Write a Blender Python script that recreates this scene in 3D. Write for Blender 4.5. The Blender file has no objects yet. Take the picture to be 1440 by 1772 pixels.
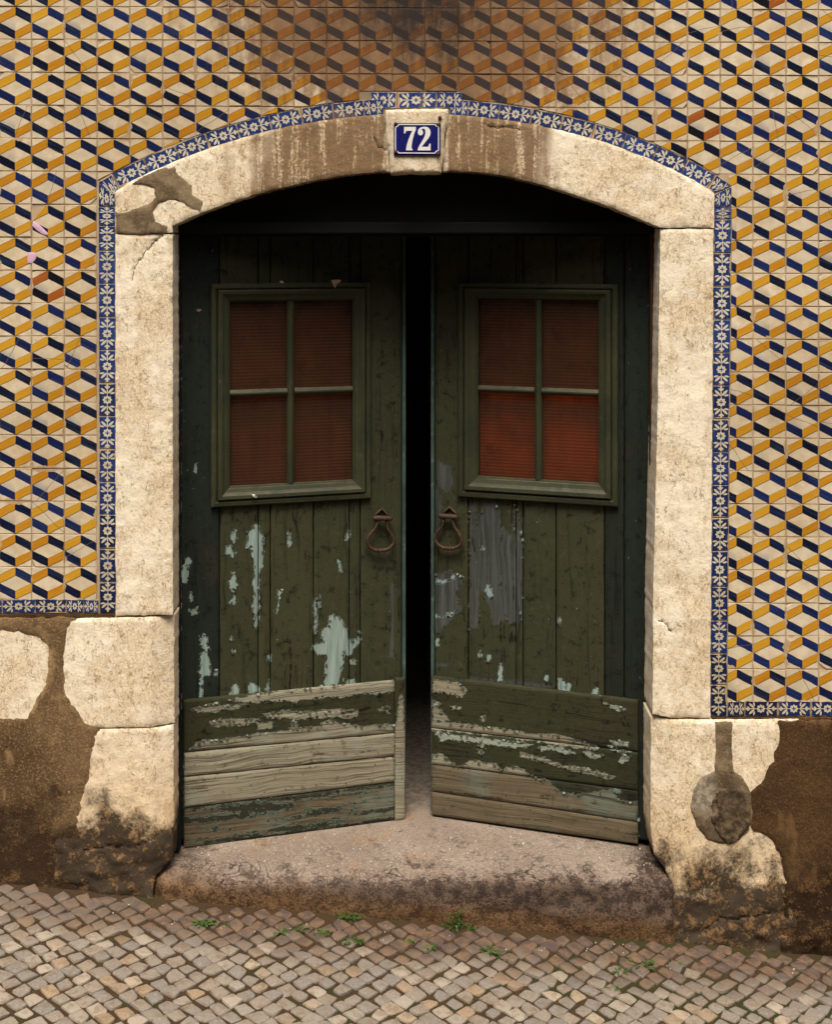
import bpy, bmesh, math, random
import numpy as np
from mathutils import Vector, Matrix
from mathutils.geometry import delaunay_2d_cdt

SC = bpy.context.scene
COL = SC.collection
random.seed(7)
RNG = np.random.default_rng(11)

# ------------------------------------------------------------------ camera
# facade = plane y 0, street side is -y.  400 photograph pixels = 1 metre on it.
PPM, DIST, CAMZ, Z0, CX, HOR = 400.0, 6.0, 2.75, 1500.0, 720.0, 400.0
cam_d = bpy.data.cameras.new('camera')
cam = bpy.data.objects.new('camera', cam_d); COL.objects.link(cam)
cam.location = (0, -DIST, CAMZ)
cam.rotation_euler = (math.radians(90), 0, 0)
cam_d.sensor_fit = 'HORIZONTAL'; cam_d.sensor_width = 36.0
cam_d.lens = 36.0 * DIST / (1440 / PPM)
cam_d.shift_y = -(886 - HOR) / 1440.0
cam_d.clip_start = 0.05; cam_d.clip_end = 500
SC.camera = cam

# ------------------------------------------------------------------ sky, sun, exposure
SUN_EL, SUN_AZ = 64.0, -12.0        # overcast-bright daylight high over the street, a little from the left
world = bpy.data.worlds.new('World'); SC.world = world; world.use_nodes = True
wn = world.node_tree; wn.nodes.clear()
w_out = wn.nodes.new('ShaderNodeOutputWorld'); w_bg = wn.nodes.new('ShaderNodeBackground')
w_sky = wn.nodes.new('ShaderNodeTexSky'); w_sky.sky_type = 'NISHITA'; w_sky.sun_disc = False
w_sky.sun_elevation = math.radians(SUN_EL); w_sky.sun_rotation = math.radians(180 + SUN_AZ)
w_sky.air_density = 1.0; w_sky.dust_density = 8.0; w_sky.ozone_density = 0.3
wn.links.new(w_sky.outputs[0], w_bg.inputs[0]); wn.links.new(w_bg.outputs[0], w_out.inputs[0])
w_bg.inputs[1].default_value = 0.05
sun_d = bpy.data.lights.new('sun', 'SUN'); sun_d.energy = 1.5; sun_d.angle = math.radians(26)
sun_d.color = (1.0, 0.93, 0.83)
sun = bpy.data.objects.new('sun', sun_d); COL.objects.link(sun)
_az, _el = math.radians(SUN_AZ), math.radians(SUN_EL)
_to = Vector((math.sin(_az) * math.cos(_el), -math.cos(_az) * math.cos(_el), math.sin(_el)))
sun.rotation_euler = _to.to_track_quat('Z', 'Y').to_euler()
sun.location = (0, -4, 9)
SC.view_settings.view_transform = 'Standard'; SC.view_settings.look = 'None'
SC.view_settings.exposure = 1.50; SC.view_settings.gamma = 1.0
SC.view_settings.use_curve_mapping = False
SC.render.engine = 'CYCLES'
SC.cycles.use_denoising = True
SC.cycles.use_adaptive_sampling = True; SC.cycles.adaptive_threshold = 0.02
SC.cycles.max_bounces = 5; SC.cycles.diffuse_bounces = 2; SC.cycles.glossy_bounces = 2; SC.cycles.transparent_max_bounces = 8
SC.cycles.caustics_reflective = False; SC.cycles.caustics_refractive = False

# ------------------------------------------------------------------ numbers
def W(px, py, y=0.0):                       # photograph pixel -> point at depth y
    k = (DIST + y) / DIST
    return ((px - CX) / PPM * k, y, CAMZ - (py - HOR) / PPM * k)
def X(px): return (px - CX) / PPM
def Z(py): return (Z0 - py) / PPM
def proj(x, y, z):
    k = PPM * DIST / (DIST + y)
    return CX + x * k, HOR + (CAMZ - z) * k
def gz(x, y): return -0.066 - 0.087 * (x + 1.65) + 0.025 * y     # sloping street

def _hash(i, j, k):
    n = (i * 374761393 + j * 668265263 + k * 974634777) & 0xffffffff
    n = ((n ^ (n >> 13)) * 1274126177) & 0xffffffff
    n = ((n ^ (n >> 15)) * 2246822519) & 0xffffffff
    return ((n ^ (n >> 16)) & 0xffff) / 65535.0
def vnoise(x, y, z=0.0):
    x, y, z = np.broadcast_arrays(np.asarray(x, float), np.asarray(y, float), np.asarray(z, float))
    i, j, k = np.floor(x).astype(np.int64), np.floor(y).astype(np.int64), np.floor(z).astype(np.int64)
    f, g, h = x - i, y - j, z - k
    f, g, h = f*f*(3-2*f), g*g*(3-2*g), h*h*(3-2*h)
    r = 0
    for a in (0, 1):
        for b in (0, 1):
            for c in (0, 1):
                r = r + _hash(i+a, j+b, k+c) * (f if a else 1-f) * (g if b else 1-g) * (h if c else 1-h)
    return r
def fbm(x, y, z=0.0, oct=4):
    r, amp, tot = 0, 1.0, 0
    x, y, z = np.asarray(x, float), np.asarray(y, float), np.asarray(z, float)
    for o in range(oct):
        r = r + amp * vnoise(x * 2**o + 17*o, y * 2**o + 5*o, z * 2**o); tot += amp; amp *= 0.5
    return r / tot                          # 0..1, mean .5
def poly_sdf(px, py, poly):                 # >0 inside
    P = np.asarray(poly, float); Q = np.roll(P, -1, 0)
    d2 = np.full(px.shape, 1e18); inside = np.zeros(px.shape, bool)
    for (ax, ay), (bx, by) in zip(P, Q):
        ex, ey = bx-ax, by-ay
        t = np.clip(((px-ax)*ex + (py-ay)*ey) / (ex*ex + ey*ey + 1e-12), 0, 1)
        d2 = np.minimum(d2, (px-ax-t*ex)**2 + (py-ay-t*ey)**2)
        c = (ay > py) != (by > py)
        with np.errstate(divide='ignore', invalid='ignore'):
            xi = ax + (py-ay) * ex / (ey if ey != 0 else 1e-12)
        inside ^= c & (px < xi)
    d = np.sqrt(d2)
    return np.where(inside, d, -d)
def field(px, py, polys, soft):             # union of traced patches, .5 on their outline
    f = np.zeros(px.shape)
    for p in polys:
        a = np.asarray(p, float); m = soft * 1.2
        sel = (px > a[:,0].min()-m) & (px < a[:,0].max()+m) & (py > a[:,1].min()-m) & (py < a[:,1].max()+m)
        if sel.any():
            v = np.clip(0.5 + 0.5 * poly_sdf(px[sel], py[sel], p) / soft, 0, 1)
            f[sel] = np.maximum(f[sel], v)
    return f
def zoomed(pts, ox, oy, k): return [(ox + a / k, oy + b / k) for a, b in pts]

# ------------------------------------------------------------------ objects
def tag(o, label=None, cat=None, group=None, kind=None):
    if label: o['label'] = label
    if cat: o['category'] = cat
    if group: o['group'] = group
    if kind: o['kind'] = kind
    return o
def empty(name, loc=(0,0,0), rz=0.0):
    o = bpy.data.objects.new(name, None); COL.objects.link(o)
    o.location = loc; o.rotation_euler = (0, 0, rz); o.empty_display_size = 0.1
    return o
def link(name, me, mat=None, parent=None):
    if mat and not me.materials: me.materials.append(mat)
    o = bpy.data.objects.new(name, me); COL.objects.link(o)
    if parent: o.parent = parent
    return o
def mesh(name, verts, faces, smooth=True, attrs=None, uvs=None):
    me = bpy.data.meshes.new(name)
    me.from_pydata([tuple(map(float, v)) for v in verts], [], [tuple(map(int, f)) for f in faces])
    if attrs:
        for an, arr in attrs.items():
            arr = np.asarray(arr, float)
            if arr.ndim == 1:
                a = me.attributes.new(an, 'FLOAT', 'POINT'); a.data.foreach_set('value', arr)
            else:
                a = me.attributes.new(an, 'FLOAT_COLOR', 'POINT')
                a.data.foreach_set('color', np.c_[arr, np.ones(len(arr))].ravel() if arr.shape[1] == 3 else arr.ravel())
    if uvs is not None:
        l = me.uv_layers.new(name='UVMap')
        idx = np.empty(len(me.loops), int); me.loops.foreach_get('vertex_index', idx)
        l.data.foreach_set('uv', np.asarray(uvs, float)[idx].ravel())
    if smooth:
        me.polygons.foreach_set('use_smooth', [True] * len(me.polygons))
    me.update()
    return me
class MB:                                   # collects loose shapes for ONE mesh
    def __init__(s): s.v, s.f = [], []
    def add(s, v, f):
        n = len(s.v); s.v += [tuple(p) for p in v]; s.f += [tuple(i + n for i in q) for q in f]; return s
    def box(s, x0, x1, y0, y1, z0, z1, b=0.0):
        if b <= 0:
            v = [(x, y, z) for x in (x0, x1) for y in (y0, y1) for z in (z0, z1)]
            return s.add(v, [(0,1,3,2),(4,6,7,5),(0,4,5,1),(2,3,7,6),(0,2,6,4),(1,5,7,3)])
        bm = bmesh.new(); bmesh.ops.create_cube(bm, size=1)
        for q in bm.verts:
            q.co = Vector(((x0+x1)/2 + q.co.x*(x1-x0), (y0+y1)/2 + q.co.y*(y1-y0), (z0+z1)/2 + q.co.z*(z1-z0)))
        bmesh.ops.bevel(bm, geom=bm.edges[:], offset=b, segments=2, profile=0.6, affect='EDGES')
        bm.verts.index_update()
        s.add([q.co[:] for q in bm.verts], [[q.index for q in f.verts] for f in bm.faces]); bm.free()
        return s
    def tube(s, pts, rad, n=8, cap=True):
        pts = [Vector(p) for p in pts]
        rad = rad if hasattr(rad, '__len__') else [rad] * len(pts)
        up = None; base = len(s.v); rings = []
        for i, p in enumerate(pts):
            t = (pts[min(i+1, len(pts)-1)] - pts[max(i-1, 0)]).normalized()
            if up is None: up = t.orthogonal().normalized()
            up = (up - t * up.dot(t)).normalized(); sd = t.cross(up)
            rings.append([len(s.v) + k for k in range(n)])
            s.v += [tuple(p + (up * math.cos(2*math.pi*k/n) + sd * math.sin(2*math.pi*k/n)) * rad[i]) for k in range(n)]
        for a, b in zip(rings, rings[1:]):
            s.f += [(a[k], a[(k+1) % n], b[(k+1) % n], b[k]) for k in range(n)]
        if cap: s.f += [tuple(reversed(rings[0])), tuple(rings[-1])]
        return s
    def build(s, name, mat, parent=None, smooth=True):
        return link(name, mesh(name, s.v, s.f, smooth), mat, parent)

def resample(poly, step):
    out = []
    for (ax, ay), (bx, by) in zip(poly, poly[1:] + poly[:1]):
        n = max(1, int(round(math.hypot(bx-ax, by-ay) / step)))
        out += [(ax + (bx-ax)*i/n, ay + (by-ay)*i/n) for i in range(n)]
    return out
def slab(name, poly_px, mat, parent, yf, yb, step=0.012, r=0.012, jit=0.002, rough=0.0015, jscale=34.0,
         lines=(), marks=(), shape=None, attr=None, seed=0.0, edge_keep=None):
    """A stone or plaster piece: traced outline on the facade, real thickness, rounded and uneven face."""
    poly = [(X(a), Z(b)) for a, b in poly_px]
    area = sum(a[0]*b[1] - b[0]*a[1] for a, b in zip(poly, poly[1:] + poly[:1]))
    if area < 0: poly = poly[::-1]
    P = np.array(resample(poly, step))
    nx = fbm(P[:,0]*jscale, P[:,1]*jscale, seed + 3.1, 3) - 0.5
    nz = fbm(P[:,0]*jscale, P[:,1]*jscale, seed + 9.7, 3) - 0.5
    nx2 = vnoise(P[:,0]*jscale*3.3, P[:,1]*jscale*3.3, seed + 5.3) - 0.5; nz2 = vnoise(P[:,0]*jscale*3.3, P[:,1]*jscale*3.3, seed + 1.9) - 0.5
    P = P + np.c_[nx, nz] * 4 * jit + np.c_[nx2, nz2] * 1.8 * min(jit, 0.003)
    x0, z0 = P.min(0); x1, z1 = P.max(0)
    gx, gzz = np.meshgrid(np.arange(x0, x1, step), np.arange(z0, z1, step))
    gx = (gx + (RNG.random(gx.shape)-.5) * step * .5).ravel(); gzz = (gzz + (RNG.random(gzz.shape)-.5) * step * .5).ravel()
    keep = poly_sdf(gx, gzz, P) > step * 0.6
    pts = [Vector((a, b)) for a, b in P] + [Vector((a, b)) for a, b in zip(gx[keep], gzz[keep])]
    nb = len(P); edges = []; lset = {}
    for ln in list(lines) + list(marks):
        wt = 1.0 if ln in lines else 0.74
        L = [(X(a), Z(b)) for a, b in ln]
        R_ = []
        for (ax, ay), (bx, by) in zip(L, L[1:]):
            n = max(1, int(math.hypot(bx-ax, by-ay) / (step*.5)))
            R_ += [(ax+(bx-ax)*i/n, ay+(by-ay)*i/n) for i in range(n)]
        R_.append(L[-1]); R_ = np.array(R_)
        R_ += np.c_[vnoise(R_[:,0]*60, R_[:,1]*60, 1.5)-.5, vnoise(R_[:,0]*60, R_[:,1]*60, 8.5)-.5] * 0.014
        b0 = len(pts); pts += [Vector((a, b)) for a, b in R_]
        edges += [(b0+i, b0+i+1) for i in range(len(R_)-1)]
        for i in range(len(R_)): lset[b0+i] = wt
    vo, _, fo, ov, _, _ = delaunay_2d_cdt(pts, edges, [list(range(nb))], 1, 1e-6)
    V = np.array([tuple(v) for v in vo]); n = len(V)
    crack = np.zeros(n)
    for i, o in enumerate(ov):
        hit = [lset[q] for q in o if q in lset]
        if hit: crack[i] = max(hit)
    d = poly_sdf(V[:,0], V[:,1], P); d = np.maximum(d, 0)
    rr = r * (0.6 + 0.9 * fbm(V[:,0]*14, V[:,1]*14, seed, 2))
    dd = np.clip(rr - d, 0, None)
    y = np.full(n, float(yf)) + rr - np.sqrt(np.maximum(rr*rr - dd*dd, 0))
    y += (fbm(V[:,0]*9, V[:,1]*9, seed + 2, 4) - .5) * rough * 2.4 + (fbm(V[:,0]*38, V[:,1]*38, seed + 5, 3) - .5) * rough * 1.6
    if shape is not None: y = y + shape(V[:,0], V[:,1])
    y = y + np.where(crack > 0.9, 0.005, np.where(crack > 0, 0.0012, 0.0))
    # side walls
    cnt = {}
    for f in fo:
        for a, b in zip(f, list(f[1:]) + [f[0]]): cnt[(a, b)] = 1
    bd = [e for e in cnt if (e[1], e[0]) not in cnt]
    bi = sorted({a for e in bd for a in e}); nb_ = len(bi); rim = {a: n + i for i, a in enumerate(bi)}
    verts = [(V[i,0], y[i], V[i,1]) for i in range(n)] + [(V[a,0], y[a], V[a,1]) for a in bi] + [(V[a,0], yb, V[a,1]) for a in bi]
    faces = [tuple(f) for f in fo] + [(rim[b], rim[a], rim[a] + nb_, rim[b] + nb_) for a, b in bd]
    cr = np.r_[crack, np.zeros(2 * nb_)]
    at = {'crack': cr}
    if attr is not None:
        A = attr(V[:,0], V[:,1]); B_ = np.array([A[a] for a in bi]); at['msk'] = np.r_[A, B_, B_]
    o = link(name, mesh(name, verts, faces, True, at), mat, parent)
    return o

# ------------------------------------------------------------------ shader expressions
NT = None
class E:
    def __init__(s, sock): s.s = sock
    def __add__(a, b): return mth('ADD', a, b)
    __radd__ = __add__
    def __mul__(a, b): return mth('MULTIPLY', a, b)
    __rmul__ = __mul__
    def __sub__(a, b): return mth('SUBTRACT', a, b)
    def __rsub__(a, b): return mth('SUBTRACT', b, a)
    def __truediv__(a, b): return mth('DIVIDE', a, b)
def put(inp, v):
    if isinstance(v, E): NT.links.new(v.s, inp)
    elif isinstance(v, tuple) and len(v) == 3 and inp.type == 'RGBA': inp.default_value = (*v, 1)
    else: inp.default_value = v
def mth(op, a, b=None, c=None, clamp=False):
    n = NT.nodes.new('ShaderNodeMath'); n.operation = op; n.use_clamp = clamp
    for i, v in enumerate((a, b, c)):
        if v is not None: put(n.inputs[i], v)
    return E(n.outputs[0])
def mn(a, b): return mth('MINIMUM', a, b)
def mx(a, b): return mth('MAXIMUM', a, b)
def ab(a): return mth('ABSOLUTE', a)
def lt(a, b): return mth('LESS_THAN', a, b)
def sat(a): return mth('ADD', a, 0.0, clamp=True)
def sm(x, lo, hi, a=0.0, b=1.0):
    n = NT.nodes.new('ShaderNodeMapRange'); n.interpolation_type = 'SMOOTHSTEP'
    if lo > hi: lo, hi, a, b = hi, lo, b, a
    put(n.inputs[0], x); n.inputs[1].default_value = lo; n.inputs[2].default_value = hi
    n.inputs[3].default_value = a; n.inputs[4].default_value = b
    return E(n.outputs[0])
def mixc(f, a, b, blend='MIX'):
    n = NT.nodes.new('ShaderNodeMix'); n.data_type = 'RGBA'; n.blend_type = blend; n.clamp_factor = True
    put(n.inputs[0], f); put(n.inputs[6], a); put(n.inputs[7], b)
    return E(n.outputs[2])
def coord(kind):
    n = NT.nodes.new('ShaderNodeTexCoord'); return E(n.outputs[kind])
def wpos():
    n = NT.nodes.new('ShaderNodeNewGeometry'); return E(n.outputs['Position'])
def vmul(v, s):
    n = NT.nodes.new('ShaderNodeVectorMath'); n.operation = 'MULTIPLY'; put(n.inputs[0], v); n.inputs[1].default_value = s
    return E(n.outputs[0])
def vadd(v, w):
    n = NT.nodes.new('ShaderNodeVectorMath'); n.operation = 'ADD'; put(n.inputs[0], v)
    if isinstance(w, E): NT.links.new(w.s, n.inputs[1])
    else: n.inputs[1].default_value = w
    return E(n.outputs[0])
def xyz(v):
    n = NT.nodes.new('ShaderNodeSeparateXYZ'); put(n.inputs[0], v); return [E(o) for o in n.outputs]
def comb(x, y, z):
    n = NT.nodes.new('ShaderNodeCombineXYZ')
    for i, q in enumerate((x, y, z)): put(n.inputs[i], q)
    return E(n.outputs[0])
def noise(v, scale, detail=4.0, rough=0.55, dist=0.0, col=False):
    n = NT.nodes.new('ShaderNodeTexNoise'); put(n.inputs['Vector'], v)
    n.inputs['Scale'].default_value = scale; n.inputs['Detail'].default_value = detail
    n.inputs['Roughness'].default_value = rough; n.inputs['Distortion'].default_value = dist
    return E(n.outputs[1 if col else 0])
def voro(v, scale, feat='DISTANCE_TO_EDGE', rand=1.0, out='Distance'):
    n = NT.nodes.new('ShaderNodeTexVoronoi'); n.feature = feat; put(n.inputs['Vector'], v)
    n.inputs['Scale'].default_value = scale; n.inputs['Randomness'].default_value = rand
    return E(n.outputs[out])
def white(w):
    n = NT.nodes.new('ShaderNodeTexWhiteNoise'); n.noise_dimensions = '1D'; put(n.inputs['W'], w); return E(n.outputs[0])
def attr(name, out=2):
    n = NT.nodes.new('ShaderNodeAttribute'); n.attribute_name = name; return E(n.outputs[out])
def rgbsep(c):
    n = NT.nodes.new('ShaderNodeSeparateColor'); put(n.inputs[0], c); return [E(n.outputs[i]) for i in range(3)]
def objrand():
    n = NT.nodes.new('ShaderNodeObjectInfo'); return E(n.outputs['Random'])
def bump(h, strength=0.5, dist=0.002, normal=None):
    n = NT.nodes.new('ShaderNodeBump'); n.inputs['Strength'].default_value = strength; n.inputs['Distance'].default_value = dist
    put(n.inputs['Height'], h)
    if normal is not None: NT.links.new(normal.s, n.inputs['Normal'])
    return E(n.outputs[0])
def new_mat(name):
    global NT
    m = bpy.data.materials.new(name); m.use_nodes = True; NT = m.node_tree; NT.nodes.clear()
    out = NT.nodes.new('ShaderNodeOutputMaterial'); b = NT.nodes.new('ShaderNodeBsdfPrincipled')
    NT.links.new(b.outputs[0], out.inputs[0])
    return m, b
def finish(b, col, rough=0.8, nrm=None, spec=0.3, metal=0.0):
    put(b.inputs['Base Color'], col); put(b.inputs['Roughness'], rough)
    b.inputs['Specular IOR Level'].default_value = spec; put(b.inputs['Metallic'], metal)
    if nrm is not None: NT.links.new(nrm.s, b.inputs['Normal'])

# ------------------------------------------------------------------ materials
def height_above_street(P):
    x, y, z = xyz(P)
    return z + 0.087 * x + (0.066 + 0.087 * 1.65)

def mat_tile():
    m, b = new_mat('glazed_tile_cubes')
    uv = coord('UV'); P = wpos()
    r = mth('FRACT', objrand() * 7.13 + attr('rnd'))
    k1, k2, k3, k4, k5 = [white(r * 91.7 + q) for q in (0.0, 100.0, 200.0, 300.0, 400.0)]
    u0, v0, _ = xyz(uv)
    off = comb(k1 * 37.0, k2 * 41.0, 0.0)
    wob = noise(vadd(uv, off), 2.5, 2.0, 0.5)
    wob2 = noise(vadd(vadd(uv, off), (5.2, 1.3, 0)), 2.5, 2.0, 0.5)
    u = u0 + (wob - 0.5) * 0.05; v = v0 + (wob2 - 0.5) * 0.05
    a = ab(u - 0.5) * 0.5
    w1 = (1.0 - v) - a; w2 = v - a
    e = 0.010
    def band(w): return sm(w, -0.008 - e, -0.008 + e) * sm(w, 0.262 + e, 0.262 - e)
    left = sm(u, 0.5 + e, 0.5 - e); right = 1.0 - left
    b1, b2 = band(w1), band(w2)
    yel = sat(b1 * left + b2 * right); blu = sat(b1 * right + b2 * left)
    # brush work: streaks run along each band
    tb = lt(v, 0.5); sl = vadd(comb(u * 1.2, (w2 * tb + w1 * (1.0 - tb)) * 19.0, k3 * 50.0), off)
    streak = noise(sl, 1.0, 3.0, 0.6)
    wash = noise(vadd(uv, off), 3.0, 3.0, 0.5)
    cream = mixc(sm(wash, 0.3, 0.7), (0.70, 0.60, 0.43), (0.55, 0.44, 0.28))
    cream = mixc(k5 * 0.55, cream, (0.60, 0.53, 0.40))
    nearblue = sm(w2, 0.55, 0.25) * left * sm(w2, 0.2, 0.26)
    cream = mixc(nearblue * sm(k4, 0.35, 1.0) * 0.55, cream, (0.20, 0.23, 0.28))
    yc = mixc(k1, (0.58, 0.315, 0.024), (0.47, 0.195, 0.010))
    yc = mixc(sm(k4, 0.955, 0.965), yc, (0.33, 0.085, 0.015))
    yc = mixc(sm(streak, 0.45, 0.8) * 0.35, yc, (0.68, 0.44, 0.10))
    bc = mixc(sm(k2, 0.15, 0.95), (0.005, 0.007, 0.020), (0.010, 0.019, 0.092))
    bc = mixc(sm(streak, 0.38, 0.75) * (k3 * 0.42 + 0.06), bc, (0.050, 0.078, 0.17))
    bc = mixc(sm(k4, 0.955, 0.965), bc, (0.008, 0.008, 0.012))
    col = mixc(yel, cream, yc); col = mixc(blu, col, bc)
    # the dark outlines under the yellow bands
    ln = mx(sm(ab(w1 - 0.262), 0.019, 0.006) * left, mx(sm(ab(w2 + 0.008), 0.019, 0.006) * right, sm(ab(w1), 0.009, 0.003) * left * 0.8))
    ln = mx(ln, sm(ab(u - 0.5), 0.007, 0.002) * mx(b1, b2) * 0.8)
    ln = mx(ln, sm(ab(w2 - 0.25), 0.008, 0.003) * right * 0.35)
    col = mixc(ln * sm(streak, 0.1, 0.4) * 0.85, col, (0.025, 0.018, 0.012))
    # edges: worn glaze, ochre grime
    ed = mn(mn(u0, 1.0 - u0), mn(v0, 1.0 - v0))
    n1 = noise(P, 38.0, 3.0, 0.7); n2 = noise(P, 9.0, 3.0, 0.6)
    grime = sm(ed - n1 * 0.060, 0.005, -0.035)
    col = mixc(grime * 0.55, col, (0.34, 0.23, 0.12))
    chip = sm(ed * 1.0 - sm(n2, 0.50, 0.78) * 0.15 + (n1 - 0.5) * 0.10, 0.004, -0.006)
    col = mixc(chip, col, mixc(n1, (0.60, 0.46, 0.28), (0.30, 0.19, 0.09)))
    # hairline cracks on some tiles
    ang = k3 * 6.283; cu = (u0 - 0.3 - k1 * 0.4) + (n1 - 0.5) * 0.07; cv = (v0 - 0.3 - k2 * 0.4) + (n2 - 0.5) * 0.2
    cl = ab(cu * mth('COSINE', ang) + cv * mth('SINE', ang))
    crack = sm(cl, 0.013, 0.005) * sm(k5, 0.80, 0.81)
    col = mixc(crack * 0.8, col, (0.16, 0.09, 0.04))
    spots = sm(noise(vadd(P, (3.0, 0, 7.0)), 60.0, 2.0, 0.5), 0.73, 0.78)
    col = mixc(spots * 0.6, col, (0.15, 0.085, 0.035))
    tone = noise(P, 1.3, 3.0, 0.5)
    col = mixc(sm(tone, 0.38, 0.68) * 0.30, col, (0.40, 0.27, 0.13), 'MULTIPLY')
    # brown water stain and soot running down over the arch from above
    px_, py_, pz_ = xyz(P)
    dx = (px_ - 0.0) / 1.08; dz = (3.72 - pz_) / 0.66
    runs = noise(vmul(P, (9.0, 1.0, 1.6)), 1.0, 4.0, 0.6)
    runs2 = noise(vmul(P, (34.0, 1.0, 5.0)), 1.0, 3.0, 0.6)
    dd = mth('SQRT', dx * dx + dz * mx(dz, 0.0))
    st = (1.0 - dd) + (runs - 0.5) * 0.75 + (runs2 - 0.5) * 0.45 + (k3 - 0.5) * 0.08 + (n1 - 0.5) * 0.45
    brown = sm(st, -0.02, 0.45)
    col = mixc(brown * 0.85, col, (0.33, 0.175, 0.07), 'MULTIPLY')
    col = mixc(sm(st, 0.0, 0.5) * 0.22, col, (0.13, 0.068, 0.024))
    col = mixc(sm(st, 0.50, 1.05) * 0.95, col, (0.012, 0.007, 0.004))
    h = n2
    finish(b, col, mixc(mx(chip, brown * 0.7), (0.24, 0.24, 0.24), (0.7, 0.7, 0.7)), None, 0.34)
    return m

def mat_border():
    m, b = new_mat('glazed_tile_floral')
    uv = coord('UV'); P = wpos()
    r = objrand(); k1, k2, k3 = [white(r * 77.3 + q) for q in (0.0, 50.0, 150.0)]
    u, v, _ = xyz(uv)
    x = (u - 0.5) * 1.94 + (k1 - 0.5) * 0.10; y = (v - 0.5) * 0.92
    ax, ay = ab(x), ab(y)
    rr = mth('SQRT', x * x + y * y); th = mth('ARCTAN2', y, x)
    flower = sm(rr - (0.245 + 0.032 * mth('COSINE', th * 8.0)), 0.012, -0.012)
    cross = mx(lt(ax, 0.032) * lt(ay, 0.125), lt(ay, 0.032) * lt(ax, 0.125))
    def ell(cx, cy, ang, ra, rb):
        c, s_ = math.cos(ang), math.sin(ang)
        p = ((ax - cx) * c + (ay - cy) * s_) / ra; q = ((ay - cy) * c - (ax - cx) * s_) / rb
        return sm(p * p + q * q, 1.12, 0.88)
    leaves = mx(ell(0.84, 0.0, 0, 0.17, 0.062), mx(ell(0.77, 0.075, 0.75, 0.10, 0.045), mx(ell(0.57, 0.20, 0.75, 0.22, 0.070), ell(0.42, 0.30, 1.35, 0.13, 0.055))))
    leaves = mx(leaves, ell(0.52, 0.0, 0, 0.24, 0.030))
    mot = mx(flower * (1.0 - cross), leaves)
    st = noise(vadd(vmul(uv, (3.0, 9.0, 1)), comb(k1 * 31.0, k2 * 17.0, 0.0)), 1.0, 3.0, 0.6)
    px_, py_, pz_ = xyz(P)
    low = sm(pz_, 2.9, 0.6)
    bc = mixc(k2 * 0.7 + low * 0.35, (0.016, 0.036, 0.16), (0.006, 0.009, 0.036))
    bc = mixc(sm(st, 0.35, 0.75) * (0.5 - low * 0.32), bc, (0.060, 0.115, 0.27))
    wc = mixc(k3 * 0.5 + low * 0.25, (0.60, 0.55, 0.43), (0.42, 0.34, 0.19))
    col = mixc(mot * sm(st, 0.95, 0.6), bc, wc)
    n1 = noise(P, 42.0, 5.0, 0.65); n2 = noise(P, 7.0, 4.0, 0.6)
    ed = mn(mn(u, 1.0 - u) * 2.1, mn(v, 1.0 - v))
    chip = sm(ed - sm(n2, 0.52, 0.8) * 0.2 + (n1 - 0.5) * 0.14, 0.012, -0.012)
    col = mixc(chip, col, mixc(n1, (0.55, 0.42, 0.26), (0.26, 0.17, 0.08)))
    # dirty ochre films near the keystone and low down
    dirt = sm(noise(vmul(P, (8.0, 1.0, 3.0)), 1.0, 4.0), 0.56, 0.70) * mx(sm(ab(px_ - 0.1), 0.75, 0.2) * sm(pz_, 2.9, 3.0), sm(pz_, 1.0, 0.6) * 0.7)
    col = mixc(dirt * 0.75, col, (0.28, 0.18, 0.08))
    finish(b, col, mixc(chip, (0.22, 0.22, 0.22), (0.8, 0.8, 0.8)), None, 0.3)
    return m

def mat_grout():
    m, b = new_mat('lime_mortar_wall'); P = wpos()
    n = noise(P, 22.0, 6.0, 0.65); n2 = noise(P, 3.0, 4.0)
    px_, _, pz_ = xyz(P)
    col = mixc(n, (0.58, 0.46, 0.31), (0.30, 0.20, 0.11)); col = mixc(sm(n2, 0.5, 0.7) * 0.5, col, (0.55, 0.45, 0.31))
    col = mixc(sm(ab(px_), 0.95, 0.3) * sm(pz_, 3.1, 3.55) * 0.9, col, (0.03, 0.018, 0.01))
    finish(b, col, 0.95, bump(n, 0.6, 0.003), 0.1)
    return m

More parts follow.
